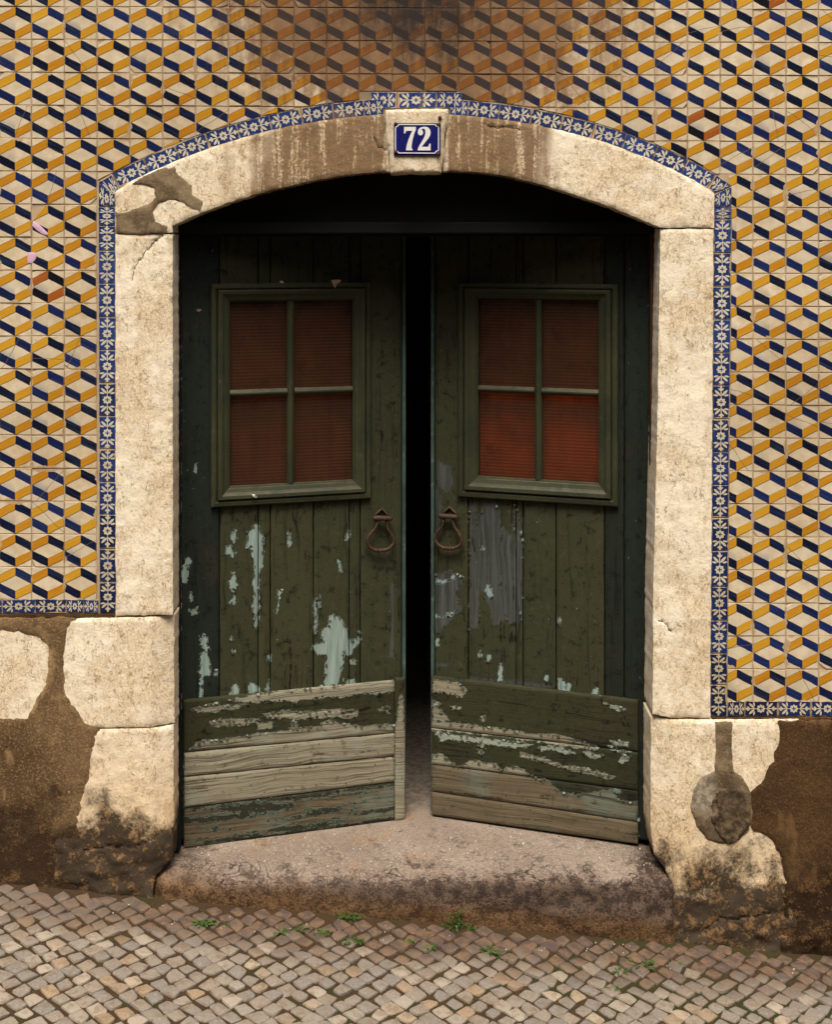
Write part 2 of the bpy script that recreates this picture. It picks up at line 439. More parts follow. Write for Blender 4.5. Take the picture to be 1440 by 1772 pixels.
def mat_limestone(name='limestone', base=((0.83, 0.74, 0.57), (0.74, 0.62, 0.43)), arch=False):
    m, b = new_mat(name); P = wpos()
    big = noise(P, 3.0, 4.0, 0.6); med = noise(P, 19.0, 4.0, 0.68); fine = noise(P, 85.0, 3.0, 0.75)
    px_, py_, pz_ = xyz(P)
    col = mixc(sm(big, 0.40, 0.60), base[0], base[1])
    lng = noise(vmul(P, (17.0, 17.0, 4.5)), 1.0, 4.0, 0.7)
    col = mixc(sm(lng, 0.52, 0.68) * 0.42, col, (0.55, 0.41, 0.235))
    col = mixc(sm(med, 0.48, 0.34) * 0.65, col, (0.84, 0.77, 0.63))
    col = mixc(sm(fine, 0.55, 0.70) * 0.30, col, (0.42, 0.30, 0.155))
    # squiggling hairlines and flaked pits
    wv = vadd(P, vmul(noise(P, 26.0, 2.0, 0.6, col=True), (0.035, 0.035, 0.035)))
    sq = noise(vmul(wv, (1.25, 1.0, 0.8)), 36.0, 3.0, 0.6)
    sq2 = noise(vmul(wv, (1.5, 1.0, 0.55)), 9.0, 3.0, 0.6)
    patch = sm(big + (med - 0.5) * 0.7, 0.40, 0.52)
    sq3 = noise(vmul(wv, (1.3, 1.0, 0.7)), 20.0, 2.0, 0.55)
    vein = mx(mx(sm(ab(sq - 0.5), 0.024, 0.004) * 0.6, sm(ab(sq3 - 0.5), 0.018, 0.004) * 0.85) * patch, sm(ab(sq2 - 0.5), 0.011, 0.002) * sm(med, 0.46, 0.54))
    vein2 = sm(sq, 0.63, 0.70) * sm(lng, 0.46, 0.56)
    col = mixc(mx(vein, vein2 * 0.7) * 0.66, col, (0.20, 0.12, 0.05))
    pit = sm(med * 0.6 + fine * 0.4, 0.61, 0.67)
    col = mixc(pit * 0.6, col, (0.20, 0.125, 0.055))
    h = height_above_street(P)
    och = sm(h + (big - 0.5) * 0.55, 0.85, 0.25)
    col = mixc(och * 0.45, col, (0.74, 0.53, 0.27), 'MULTIPLY')
    dn = noise(P, 5.0, 5.0, 0.68)
    damp = sm(h + (dn - 0.5) * 0.75 + (fine - 0.5) * 0.18 + (med - 0.5) * 0.16, 0.44, 0.25)
    col = mixc(damp * 0.95, col, mixc(sm(med + (fine - 0.5) * 0.6, 0.50, 0.66), (0.017, 0.010, 0.006), (0.17, 0.095, 0.038)))
    if arch:      # rust-brown run-off under the keystone, light streaks through it
        runs = noise(vmul(P, (26.0, 1.0, 2.2)), 1.0, 5.0, 0.66); r2 = noise(vmul(P, (7.0, 1.0, 1.2)), 1.0, 3.0)
        reach = mx(sm(ab(px_ + 0.36) + (r2 - 0.5) * 0.6, 0.48, 0.26), sm(ab(px_ - 0.34) + (r2 - 0.5) * 0.45, 0.34, 0.18))
        reach = reach * mx(sm(ab(px_ - 0.005), 0.125, 0.14), 0.30)
        stn = reach * sm(runs + (fine - 0.5) * 0.5, 0.66, 0.50)
        col = mixc(stn * 0.90, col, (0.21, 0.135, 0.07))
        col = mixc(reach * 0.45, col, (0.60, 0.45, 0.27), 'MULTIPLY')
    cr = attr('crack')
    col = mixc(sm(cr + (fine - 0.5) * 0.5, 0.66, 0.85), col, (0.035, 0.02, 0.01))
    finish(b, col, 0.9, bump(med * 0.25 + fine * 0.8 - sq * 0.5, 0.8, 0.004), 0.2)
    return m

def mat_cement():
    m, b = new_mat('cement_patch'); P = wpos()
    big = noise(P, 9.0, 5.0, 0.6); fine = noise(P, 110.0, 3.0, 0.7); med = noise(P, 30.0, 4.0, 0.65)
    col = mixc(sm(big, 0.38, 0.62), (0.23, 0.17, 0.10), (0.115, 0.08, 0.045))
    col = mixc(sm(fine, 0.5, 0.72) * 0.5, col, (0.38, 0.30, 0.20))
    at = rgbsep(attr('msk', 0)); 
    col = mixc(at[0] * sm(med, 0.25, 0.6), col, (0.035, 0.025, 0.016))
    col = mixc(at[1] * 0.8, col, mixc(sm(med, 0.42, 0.6), (0.40, 0.345, 0.26), (0.22, 0.185, 0.14)))
    sp = sm(voro(P, 75.0, 'F1'), 0.24, 0.12) * sm(med, 0.5, 0.6)
    col = mixc(sp * 0.7, col, (0.05, 0.035, 0.02))
    finish(b, col, 0.95, bump(med + fine * 0.5 - sp, 0.7, 0.003), 0.1)
    return m

def mat_plaster(name, c1, c2, dampc):
    m, b = new_mat(name); P = wpos()
    big = noise(P, 3.2, 5.0, 0.6); med = noise(P, 17.0, 5.0, 0.65); fine = noise(P, 120.0, 3.0, 0.7)
    col = mixc(sm(big, 0.3, 0.7), c1, c2)
    col = mixc(sm(fine, 0.50, 0.70) * 0.6, col, tuple(q * 1.9 for q in c1)); col = mixc(sm(fine, 0.48, 0.34) * 0.5, col, tuple(q * 0.45 for q in c1))
    sp = sm(voro(vadd(P, vmul(noise(P, 30.0, 2.0, col=True), (0.03, 0.03, 0.03))), 42.0, 'F1'), 0.20, 0.12)
    col = mixc(sp * sm(med, 0.48, 0.6) * 0.75, col, (0.03, 0.019, 0.009))
    pale = sm(noise(vmul(vadd(P, (1.7, 0, 3.1)), (5.0, 1.0, 2.2)), 1.0, 4.0, 0.66), 0.56, 0.66)
    col = mixc(pale * 0.60, col, tuple(min(1, q * 2.1) for q in c1))
    h = height_above_street(P)
    damp = sm(h + (noise(P, 5.0, 5.0, 0.70) - 0.5) * 0.7, 0.46, 0.22)
    col = mixc(damp * 0.9, col, mixc(sm(med + (fine - 0.5) * 0.6, 0.52, 0.68), dampc, (0.13, 0.072, 0.03)))
    col = mixc(sm(attr('crack') + (fine - 0.5) * 0.4, 0.55, 0.8), col, (0.02, 0.012, 0.006))
    finish(b, col, 0.95, bump(med * 0.7 + fine * 0.9, 0.9, 0.005), 0.1)
    return m

def mat_step():
    m, b = new_mat('worn_step_stone'); P = wpos()
    big = noise(P, 3.0, 4.0, 0.65); med = noise(P, 20.0, 5.0, 0.72); fine = noise(P, 110.0, 2.0, 0.75)
    px_, py_, pz_ = xyz(P)
    col = mixc(sm(big, 0.38, 0.62), (0.255, 0.21, 0.17), (0.185, 0.145, 0.115))
    col = mixc(sm(fine, 0.52, 0.68) * 0.5, col, (0.42, 0.36, 0.29)); col = mixc(sm(fine, 0.44, 0.32) * 0.5, col, (0.10, 0.07, 0.05))
    col = mixc(sm(med, 0.53, 0.66) * 0.42, col, (0.13, 0.09, 0.065))
    rust = sm(noise(vadd(P, (2.0, 5.0, 0)), 5.0, 4.0, 0.6), 0.54, 0.68) * sm(px_, 0.5, -0.2)
    col = mixc(rust * 0.45, col, (0.27, 0.155, 0.075))
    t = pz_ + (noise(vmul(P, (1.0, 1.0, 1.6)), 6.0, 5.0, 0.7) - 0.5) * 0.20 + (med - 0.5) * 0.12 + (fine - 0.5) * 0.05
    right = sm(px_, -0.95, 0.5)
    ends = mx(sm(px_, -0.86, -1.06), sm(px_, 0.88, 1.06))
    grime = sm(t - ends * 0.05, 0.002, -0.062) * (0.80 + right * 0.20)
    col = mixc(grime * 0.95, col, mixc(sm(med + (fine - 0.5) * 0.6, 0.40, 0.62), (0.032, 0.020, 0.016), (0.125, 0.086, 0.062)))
    h = height_above_street(P)
    foot = sm(h + (med - 0.5) * 0.12 + (big - 0.5) * 0.1, 0.13, 0.03)
    col = mixc(foot * 0.85, col, mixc(sm(fine * 0.5 + med * 0.5, 0.42, 0.6), (0.055, 0.030, 0.013), (0.185, 0.10, 0.040)))
    gl = noise(vmul(P, (3.5, 3.5, 14.0)), 1.0, 3.0, 0.6, 1.2)
    split = sm(ab(gl - 0.5), 0.014, 0.003) * sm(big, 0.46, 0.56) * sm(pz_, 0.0, -0.02)
    col = mixc(split * 0.8, col, (0.018, 0.011, 0.008))
    finish(b, col, 0.92, bump(med * 0.8 + fine * 0.6, 0.9, 0.006), 0.2)
    return m

def mat_paint(name, tones, wood, horiz=False, undercoat=(0.27, 0.37, 0.335)):
    """Old green paint: mask R = flaked to the mint undercoat, G = flaked to bare wood, B = grey primer brushed on, A = board edge."""
    m, b = new_mat(name); O = coord('Object'); P = wpos()
    r = objrand(); k1, k2 = white(r * 51.0), white(r * 51.0 + 9.0)
    M = rgbsep(attr('msk', 0)); edg = attr('msk', 3)
    st = (1.2, 1.0, 26.0) if horiz else (26.0, 1.0, 1.2)
    st2 = (2.2, 1.0, 150.0) if horiz else (170.0, 1.0, 2.5)
    lat = comb(k1 * 20.0, 0.0, k2 * 20.0)
    OL = vadd(O, lat)
    warp = vmul(noise(OL, 3.0, 2.0, col=True), (0.02, 0.0, 0.06) if horiz else (0.06, 0.0, 0.02))
    OW = vadd(OL, warp)
    grain = noise(vmul(OW, st), 1.5, 4.0, 0.65)
    fgrain = noise(vmul(OW, st2), 1.0, 3.0, 0.7)
    big = noise(OL, 2.6, 4.0, 0.65); med = noise(P, 26.0, 4.0, 0.72); fine = noise(P, 150.0, 2.0, 0.7)
    paint = mixc(sm(big, 0.36, 0.64), tones[0], tones[1]); paint = mixc(k1 * 0.6, paint, tones[2])
    paint = mixc(sm(big, 0.50, 0.70) * sm(med, 0.35, 0.6) * 0.55, paint, (0.060, 0.044, 0.026))   # brown sun-burnt film
    paint = mixc(sm(grain, 0.54, 0.70) * 0.75, paint, tuple(q * 0.30 for q in tones[0]))
    paint = mixc(sm(med, 0.55, 0.66) * 0.75, paint, tuple(q * 0.28 for q in tones[1]))
    paint = mixc(sm(med, 0.42, 0.30) * 0.45, paint, tuple(q * 1.7 for q in tones[0]))
    paint = mixc(sm(fine, 0.56, 0.70) * 0.45, paint, tuple(q * 2.2 for q in tones[0]))
    wd = mixc(sm(grain, 0.35, 0.65), wood[0], wood[1]); wd = mixc(sm(fgrain, 0.50, 0.60) * 0.9, wd, tuple(q * 0.25 for q in wood[1])); wd = mixc(sm(fgrain, 0.44, 0.34) * 0.6, wd, tuple(q * 1.35 for q in wood[0]))
    wd = mixc(k2 * 0.35, wd, wood[2])
    wd = mixc(sm(big, 0.50, 0.66) * 0.45, wd, undercoat)
    wd = mixc(sm(med, 0.58, 0.68) * 0.6, wd, tuple(q * 0.35 for q in wood[2]))
    uc = mixc(sm(grain, 0.38, 0.66), undercoat, tuple(q * 0.55 for q in undercoat))
    uc = mixc(sm(fgrain, 0.50, 0.66) * 0.55, uc, (0.40, 0.385, 0.33))
    edge = (noise(vmul(O, (0.55, 1.0, 1.3) if horiz else (1.3, 1.0, 0.8)), 75.0, 3.0, 0.75) - 0.5) * 1.2 + (med - 0.5) * 1.0 + (grain - 0.5) * 0.3
    fm = M[0] + edge * sm(M[0], 0.02, 0.3); fw = M[1] + edge * sm(M[1], 0.02, 0.3)
    # chips strung along the board edges
    fe = edg * 0.55 + edge * 0.75 + (big - 0.5) * 0.5
    mint = mx(sm(fm, 0.47, 0.53), sm(fe, 0.74, 0.80)); bare = sm(fw, 0.47, 0.53)
    halo = mx(sm(fw, 0.38, 0.47) * (1.0 - bare), sm(fm, 0.40, 0.47) * (1.0 - mint) * 0.5)
    prim = sm(M[2] + (grain - 0.5) * 1.0 + (fgrain - 0.5) * 0.5, 0.42, 0.60)
    col = mixc(prim * 0.85, paint, mixc(sm(grain, 0.35, 0.65), (0.088, 0.096, 0.092), (0.040, 0.045, 0.043)))
    fl = sm(noise(vmul(vadd(O, (7.0, 3.0, 2.0)), (1.0, 1.0, 0.5) if not horiz else (0.5, 1.0, 1.0)), 46.0, 3.0, 0.62), 0.715, 0.735)
    col = mixc(fl * 0.85, col, uc)
    gl = noise(vmul(OW, (30.0, 1.0, 0.8) if not horiz else (0.8, 1.0, 30.0)), 1.0, 1.0, 0.5)
    split = mx(sm(ab(gl - 0.5), 0.012, 0.003), sm(ab(gl - 0.62), 0.010, 0.003)) * sm(big + (med - 0.5) * 0.8, 0.46, 0.56)
    col = mixc(split * 0.8, col, (0.006, 0.005, 0.004))
    col = mixc(halo * 0.8, col, undercoat)
    col = mixc(mint, col, uc); col = mixc(bare, col, wd)
    col = mixc(split * bare * 0.7, col, (0.02, 0.014, 0.008))
    h = grain * 0.35 - mx(mint, bare) * 1.1 - fgrain * 0.45
    finish(b, col, mixc(mx(mint, bare), (0.58, 0.58, 0.58), (0.88, 0.88, 0.88)), bump(h, 0.8, 0.0045), 0.14)
    return m

def mat_plain_paint(name, c1, c2, wornc, amount=0.5, rough=0.5):
    m, b = new_mat(name); O = coord('Object'); P = wpos()
    big = noise(O, 4.0, 4.0); med = noise(P, 28.0, 5.0, 0.65); fine = noise(P, 120.0, 3.0)
    col = mixc(sm(big, 0.35, 0.68), c1, c2); col = mixc(sm(fine, 0.5, 0.8) * 0.3, col, tuple(q * 1.7 for q in c1))
    g = NT.nodes.new('ShaderNodeNewGeometry'); nx_, ny_, nz_ = xyz(E(g.outputs['Normal']))
    up = sm(nz_, 0.35, 0.9)              # rain-washed upper ledges are weathered to the wood
    col = mixc(sm(med, 0.66 - amount * 0.12, 0.72) * 0.6, col, wornc)
    col = mixc(up * sm(med, 0.30, 0.62) * 0.85, col, wornc)
    col = mixc(sm(med, 0.40, 0.30) * 0.5, col, tuple(q * 0.35 for q in c1))
    finish(b, col, rough, bump(med + fine * 0.3, 0.4, 0.002), 0.14)
    return m

def mat_glass():
    m, b = new_mat('amber_patterned_glass')
    out = [n for n in NT.nodes if n.type == 'OUTPUT_MATERIAL'][0]; NT.nodes.remove(b)
    O = coord('Object'); x, y, z = xyz(O)
    fr = 420.0
    gx = mth('SINE', x * fr) * 0.5 + 0.5; gz_ = mth('SINE', z * fr) * 0.5 + 0.5
    hgt = gz_ * 0.85 + gx * 0.2
    grime = noise(wpos(), 9.0, 5.0, 0.6)
    nrm = bump(hgt, 0.5, 0.002)
    tr = NT.nodes.new('ShaderNodeBsdfTransparent')
    c = mixc(sm(hgt, 0.15, 0.9), (0.80, 0.60, 0.47), (0.98, 0.80, 0.66)); c = mixc(sm(grime, 0.55, 0.75) * 0.5, c, (0.5, 0.25, 0.15))
    put(tr.inputs[0], c)
    df = NT.nodes.new('ShaderNodeBsdfDiffuse'); df.inputs[0].default_value = (0.085, 0.050, 0.032, 1); NT.links.new(nrm.s, df.inputs['Normal'])
    gl = NT.nodes.new('ShaderNodeBsdfGlossy'); gl.inputs[0].default_value = (1, 1, 1, 1); gl.inputs['Roughness'].default_value = 0.22
    NT.links.new(nrm.s, gl.inputs['Normal'])
    m1 = NT.nodes.new('ShaderNodeMixShader'); m1.inputs[0].default_value = 0.28
    NT.links.new(tr.outputs[0], m1.inputs[1]); NT.links.new(df.outputs[0], m1.inputs[2])
    fz = NT.nodes.new('ShaderNodeFresnel'); fz.inputs[0].default_value = 1.45; NT.links.new(nrm.s, fz.inputs['Normal'])
    m2 = NT.nodes.new('ShaderNodeMixShader'); put(m2.inputs[0], E(fz.outputs[0]) * 0.6)
    NT.links.new(m1.outputs[0], m2.inputs[1]); NT.links.new(gl.outputs[0], m2.inputs[2])
    NT.links.new(m2.outputs[0], out.inputs[0])
    return m

def simple(name, c, rough=0.7, spec=0.3, metal=0.0, var=0.35, scale=30.0, bmp=0.2):
    m, b = new_mat(name); P = wpos()
    n = noise(P, scale, 5.0, 0.65)
    finish(b, mixc(sm(n, 0.3, 0.7), tuple(q * (1 + var) for q in c), tuple(q * (1 - var) for q in c)), rough, bump(n, bmp, 0.002), spec, metal)
    return m

def mat_rust():
    m, b = new_mat('rusty_iron'); P = wpos()
    n = noise(P, 90.0, 5.0, 0.7); n2 = noise(P, 30.0, 3.0)
    col = mixc(sm(n, 0.35, 0.65), (0.030, 0.016, 0.010), (0.080, 0.038, 0.020)); col = mixc(sm(n2, 0.5, 0.65) * 0.6, col, (0.045, 0.028, 0.02))
    finish(b, col, 0.7, bump(n, 0.5, 0.002), 0.35, 0.1)
    return m

def mat_enamel(name, c):
    m, b = new_mat(name); P = wpos()
    n = noise(P, 40.0, 4.0)
    finish(b, mixc(sm(n, 0.55, 0.75) * 0.35, c, tuple(q * 0.6 for q in c)), 0.16, None, 0.5)
    return m

def mat_cobble():
    m, b = new_mat('limestone_cobble'); P = wpos()
    r = mth('FRACT', objrand() * 5.7 + attr('rnd')); k1, k2, k3 = [white(r * 63.0 + q) for q in (0.0, 20.0, 40.0)]
    n = noise(P, 26.0, 5.0, 0.62); f = noise(P, 110.0, 3.0, 0.7)
    col = mixc(k1, (0.215, 0.180, 0.140), (0.165, 0.150, 0.132)); col = mixc(sm(k2, 0.72, 1.0) * 0.6, col, (0.29, 0.19, 0.095))
    col = mixc(sm(k3, 0.7, 1.0) * 0.55, col, (0.40, 0.345, 0.265))
    col = mixc(sm(n, 0.48, 0.64) * 0.6, col, (0.145, 0.10, 0.06)); col = mixc(sm(f, 0.5, 0.68) * 0.4, col, (0.36, 0.32, 0.265)); col = mixc(sm(f, 0.42, 0.30) * 0.4, col, (0.10, 0.07, 0.045))
    x, y, z = xyz(P)
    # earth and purple-brown wash off the wall on the stones next to it
    near = sm(y + (noise(P, 5.0, 4.0, 0.6) - 0.5) * 0.30 + (k2 - 0.5) * 0.14, -0.50, -0.20) * sm(x, -2.0, -0.8, 0.55, 1.0)
    col = mixc(near * 0.88, col, mixc(sm(n, 0.4, 0.65), (0.058, 0.038, 0.030), (0.140, 0.082, 0.046)))
    finish(b, col, 0.72, bump(n * 0.8 + f * 0.4, 0.6, 0.004), 0.3)
    return m

def mat_soil():
    m, b = new_mat('joint_earth'); P = wpos()
    n = noise(P, 60.0, 5.0, 0.7); g = noise(P, 4.0, 4.0, 0.6); x, y, z = xyz(P)
    col = mixc(n, (0.016, 0.010, 0.005), (0.080, 0.050, 0.026))
    col = mixc(sm(g + sm(x, -0.6, 1.2) * 0.12, 0.54, 0.66) * sm(n, 0.35, 0.55) * 0.75, col, (0.022, 0.034, 0.010))
    finish(b, col, 0.95, bump(n, 0.8, 0.006), 0.1)
    return m

def mat_leaf():
    m, b = new_mat('weed_leaf'); P = wpos(); n = noise(P, 60.0, 2.0); r = objrand()
    col = mixc(n, (0.025, 0.080, 0.008), (0.055, 0.125, 0.012)); col = mixc(r * 0.5, col, (0.02, 0.045, 0.008))
    finish(b, col, 0.55, None, 0.3)
    return m

T_FIELD, T_BORDER, GROUT = mat_tile(), mat_border(), mat_grout()
STONE, ARCHSTONE = mat_limestone(), mat_limestone('arch_limestone', arch=True)
CEMENT = mat_cement()
PLASTER_L = mat_plaster('ochre_plaster', (0.200, 0.132, 0.066), (0.090, 0.054, 0.025), (0.030, 0.017, 0.009))
PLASTER_R = mat_plaster('brown_plaster', (0.085, 0.048, 0.021), (0.042, 0.023, 0.011), (0.026, 0.015, 0.008))
STEP = mat_step()
GREENS = ((0.038, 0.042, 0.022), (0.026, 0.032, 0.019), (0.053, 0.052, 0.023))
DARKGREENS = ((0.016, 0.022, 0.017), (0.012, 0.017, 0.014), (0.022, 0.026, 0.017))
WOODS = ((0.30, 0.285, 0.21), (0.21, 0.195, 0.135), (0.24, 0.20, 0.13))
BROWNS = ((0.150, 0.115, 0.070), (0.090, 0.066, 0.040), (0.155, 0.135, 0.085))
PAINT = mat_paint('green_board_paint', GREENS, BROWNS)
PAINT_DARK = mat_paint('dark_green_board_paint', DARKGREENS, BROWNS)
PAINT_H = mat_paint('green_kick_board_paint', ((0.032, 0.035, 0.018), (0.025, 0.028, 0.015), (0.042, 0.039, 0.018)), WOODS, True, (0.30, 0.35, 0.285))
PAINT_HB = mat_paint('brown_kick_board_paint', ((0.026, 0.030, 0.018), (0.021, 0.025, 0.016), (0.031, 0.031, 0.019)), BROWNS, True, (0.16, 0.22, 0.18))
MOULD = mat_plain_paint('window_frame_paint', (0.044, 0.047, 0.024), (0.028, 0.034, 0.020), (0.090, 0.072, 0.048), 0.9)
EDGEPAINT = mat_plain_paint('worn_edge_paint', (0.06, 0.10, 0.085), (0.035, 0.055, 0.045), (0.20, 0.22, 0.19), 0.9)
DARKWOOD = mat_plain_paint('black_green_frame_paint', (0.010, 0.011, 0.010), (0.007, 0.008, 0.007), (0.03, 0.018, 0.011), 0.2, 0.7)
REDWOOD = mat_plain_paint('brown_post_paint', (0.075, 0.036, 0.020), (0.045, 0.023, 0.014), (0.16, 0.10, 0.06), 0.5, 0.7)
GLASS = mat_glass()
CURTAIN = simple('orange_cloth', (0.88, 0.31, 0.085), 0.9, 0.1, 0, 0.25, 5.0, 0.0)
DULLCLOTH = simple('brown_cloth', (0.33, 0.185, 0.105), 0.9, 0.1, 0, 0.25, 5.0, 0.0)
RUST = mat_rust(); RUSTDARK = simple('dark_nail_iron', (0.022, 0.015, 0.011), 0.7)
BLUE, ENWHITE = mat_enamel('blue_enamel', (0.010, 0.012, 0.115)), mat_enamel('white_enamel', (0.74, 0.73, 0.70))
COBBLE, SOIL, LEAF = mat_cobble(), mat_soil(), mat_leaf()
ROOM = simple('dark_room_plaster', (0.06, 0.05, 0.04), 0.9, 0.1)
FLOORM = simple('room_floor_stone', (0.20, 0.165, 0.13), 0.8, 0.2)
FLAKE = simple('pale_paint_flake', (0.60, 0.58, 0.52), 0.8, 0.2)
FLAKE_TAN = simple('tan_paint_flake', (0.38, 0.26, 0.17), 0.8, 0.2)
CURL = simple('curled_green_paint', (0.055, 0.062, 0.036), 0.6, 0.2, 0, 0.5, 45.0, 0.0)
CURL_PALE = simple('curled_pale_paint', (0.17, 0.21, 0.18), 0.7, 0.2, 0, 0.4, 45.0, 0.0)
PINK = simple('pink_chalk_paint', (0.62, 0.40, 0.52), 0.7, 0.2, 0, 0.1)

# ------------------------------------------------------------------ street and room behind the doors
G = 70.0
soil = link('street_ground', mesh('street_ground', [(-G, 0.02, gz(-G, 0.02) - 0.002), (-G, -G, gz(-G, -G) - 0.002), (G, -G, gz(G, -G) - 0.002), (G, 0.02, gz(G, 0.02) - 0.002)],
            [(0, 1, 2, 3)], False), SOIL)
tag(soil, 'dark earth and moss in the joints of the sloping pavement', kind='structure')
rx0, rx1, ry1, rz1 = -1.7, 1.7, 3.2, 3.3
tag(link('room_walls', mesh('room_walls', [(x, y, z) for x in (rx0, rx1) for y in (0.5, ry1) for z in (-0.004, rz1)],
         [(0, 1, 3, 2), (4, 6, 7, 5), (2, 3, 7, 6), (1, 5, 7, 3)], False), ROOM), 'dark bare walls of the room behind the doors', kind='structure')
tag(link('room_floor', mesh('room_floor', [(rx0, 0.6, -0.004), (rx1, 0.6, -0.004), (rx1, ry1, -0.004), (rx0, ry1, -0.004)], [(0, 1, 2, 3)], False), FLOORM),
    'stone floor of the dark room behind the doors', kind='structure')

# unseen terrace added behind the camera to block low sky and darken the door recess
mb = MB(); mb.box(-26, 26, -17, -9.0, -5.0, 8.5)
for i in range(-10, 11):
    for zz in (1.2, 4.4):
        mb.box(i*2.4-.55, i*2.4+.55, -9.0, -8.9, zz, zz+1.7)
tag(mb.build('unseen_sky_blocker', simple('sky_blocker_render', (0.34, 0.28, 0.20), 0.9), None, False), kind='structure')

# ------------------------------------------------------------------ traced curves of the doorway
OUT = np.array([(171,314),(245,275.5),(302,252),(354,233),(408,214),(440,205),(540,187),(575,181),(629,175),(720,170),(809,173),(865,180),(920,190),
                (940,194),(1020,212),(1085,233),(1139,252.5),(1191,276),(1239,304),(1266,320)], float)
_c = np.polyfit((OUT[:,0]-720)/550, OUT[:,1], 5)
def y_out(px): return float(np.polyval(_c, (px-720)/550))
def nrm_out(px):
    d = (y_out(px+2) - y_out(px-2)) / 4; l = math.hypot(1, d); return (-d/l, 1/l)
def band_in(px, w=27.0):
    n = nrm_out(px); return (px + n[0]*w, y_out(px) + n[1]*w)
INTR_L = [(676,297),(640,299),(595,304.5),(540,313.5),(490,325),(440,338),(395,352),(348,369),(300,391)]
INTR_R = [(1143,395),(1112,382),(1070,364),(1020,346),(980,333),(940,320.5),(905,312),(873,305),(818,298),(766,297)]

# ------------------------------------------------------------------ wall with its tiles
wall = slab('tiled_wall', [(-1100,-1300),(2540,-1300),(2540,2300),(1196,2300),(1196,372),(1100,325),(980,285),(860,260),(720,250),(580,260),(460,285),(340,325),(238,372),(238,2300),(-1100,2300)],
            GROUT, None, 0.0022, 0.5, step=0.30, r=0.001, jit=0.0, rough=0.0)
tag(wall, 'house wall clad in cream, yellow and blue cube-pattern glazed tiles', 'wall')
PH, PV = 56.75, 57.0
def tile_cell(c, r):
    x0 = 54.7 + PH * c; xm = x0 + PH/2
    y0 = 69.2 + PV * r + (xm - 55) * 0.0042
    return x0, y0, x0 + PH, y0 + PV
def prism(poly, cen, size, inset, th, bev):
    """tile body from an outline (metres, local), front at y 0"""
    P = np.array(poly); c = P.mean(0); n = len(P)
    D = P - c; L = np.linalg.norm(D, axis=1, keepdims=True); I = P - D / np.maximum(L, 1e-6) * inset
    v = [(p[0], th, p[1]) for p in P] + [(p[0], bev, p[1]) for p in P] + [(p[0], 0.0, p[1]) for p in I]
    f = [tuple(range(2*n, 3*n))]
    for i in range(n):
        j = (i+1) % n
        f += [(i, j, n+j, n+i), (n+i, n+j, 2*n+j, 2*n+i)]
    uv = np.array([((q[0]-cen[0])/size[0] + .5, (q[2]-cen[1])/size[1] + .5) for q in v])
    return v, f, uv
def clip(poly, a, b, c):
    out = []
    for (x1, z1), (x2, z2) in zip(poly, poly[1:] + poly[:1]):
        d1, d2 = a*x1 + b*z1 + c, a*x2 + b*z2 + c
        if d1 >= 0: out.append((x1, z1))
        if d1 * d2 < 0:
            t = d1 / (d1 - d2); out.append((x1 + (x2-x1)*t, z1 + (z2-z1)*t))
    return out
def poly_area(p): return abs(sum(a[0]*b[1] - b[0]*a[1] for a, b in zip(p, p[1:] + p[:1]))) / 2
HW = (PH/2 - 0.55) / PPM; HH = (PV/2 - 0.55) / PPM
base_polys = []
for k in range(6):
    q = random.Random(k)
    j = lambda: q.uniform(-0.0009, 0.0009)
    base_polys.append([(-HW+j(), -HH+j()), (j()*.5, -HH+j()*.6), (HW+j(), -HH+j()), (HW+j()*.6, j()*.5), (HW+j(), HH+j()), (j()*.5, HH+j()*.6), (-HW+j(), HH+j()), (-HW+j()*.6, j()*.5)])
base_meshes = []
for p in base_polys:
    v, f, uv = prism(p, (0, 0), (2*HW, 2*HH), 0.0016, 0.013, 0.0012)
    me = mesh('tile', v, f, False, None, uv); me.materials.append(T_FIELD); base_meshes.append(me)
cells = []
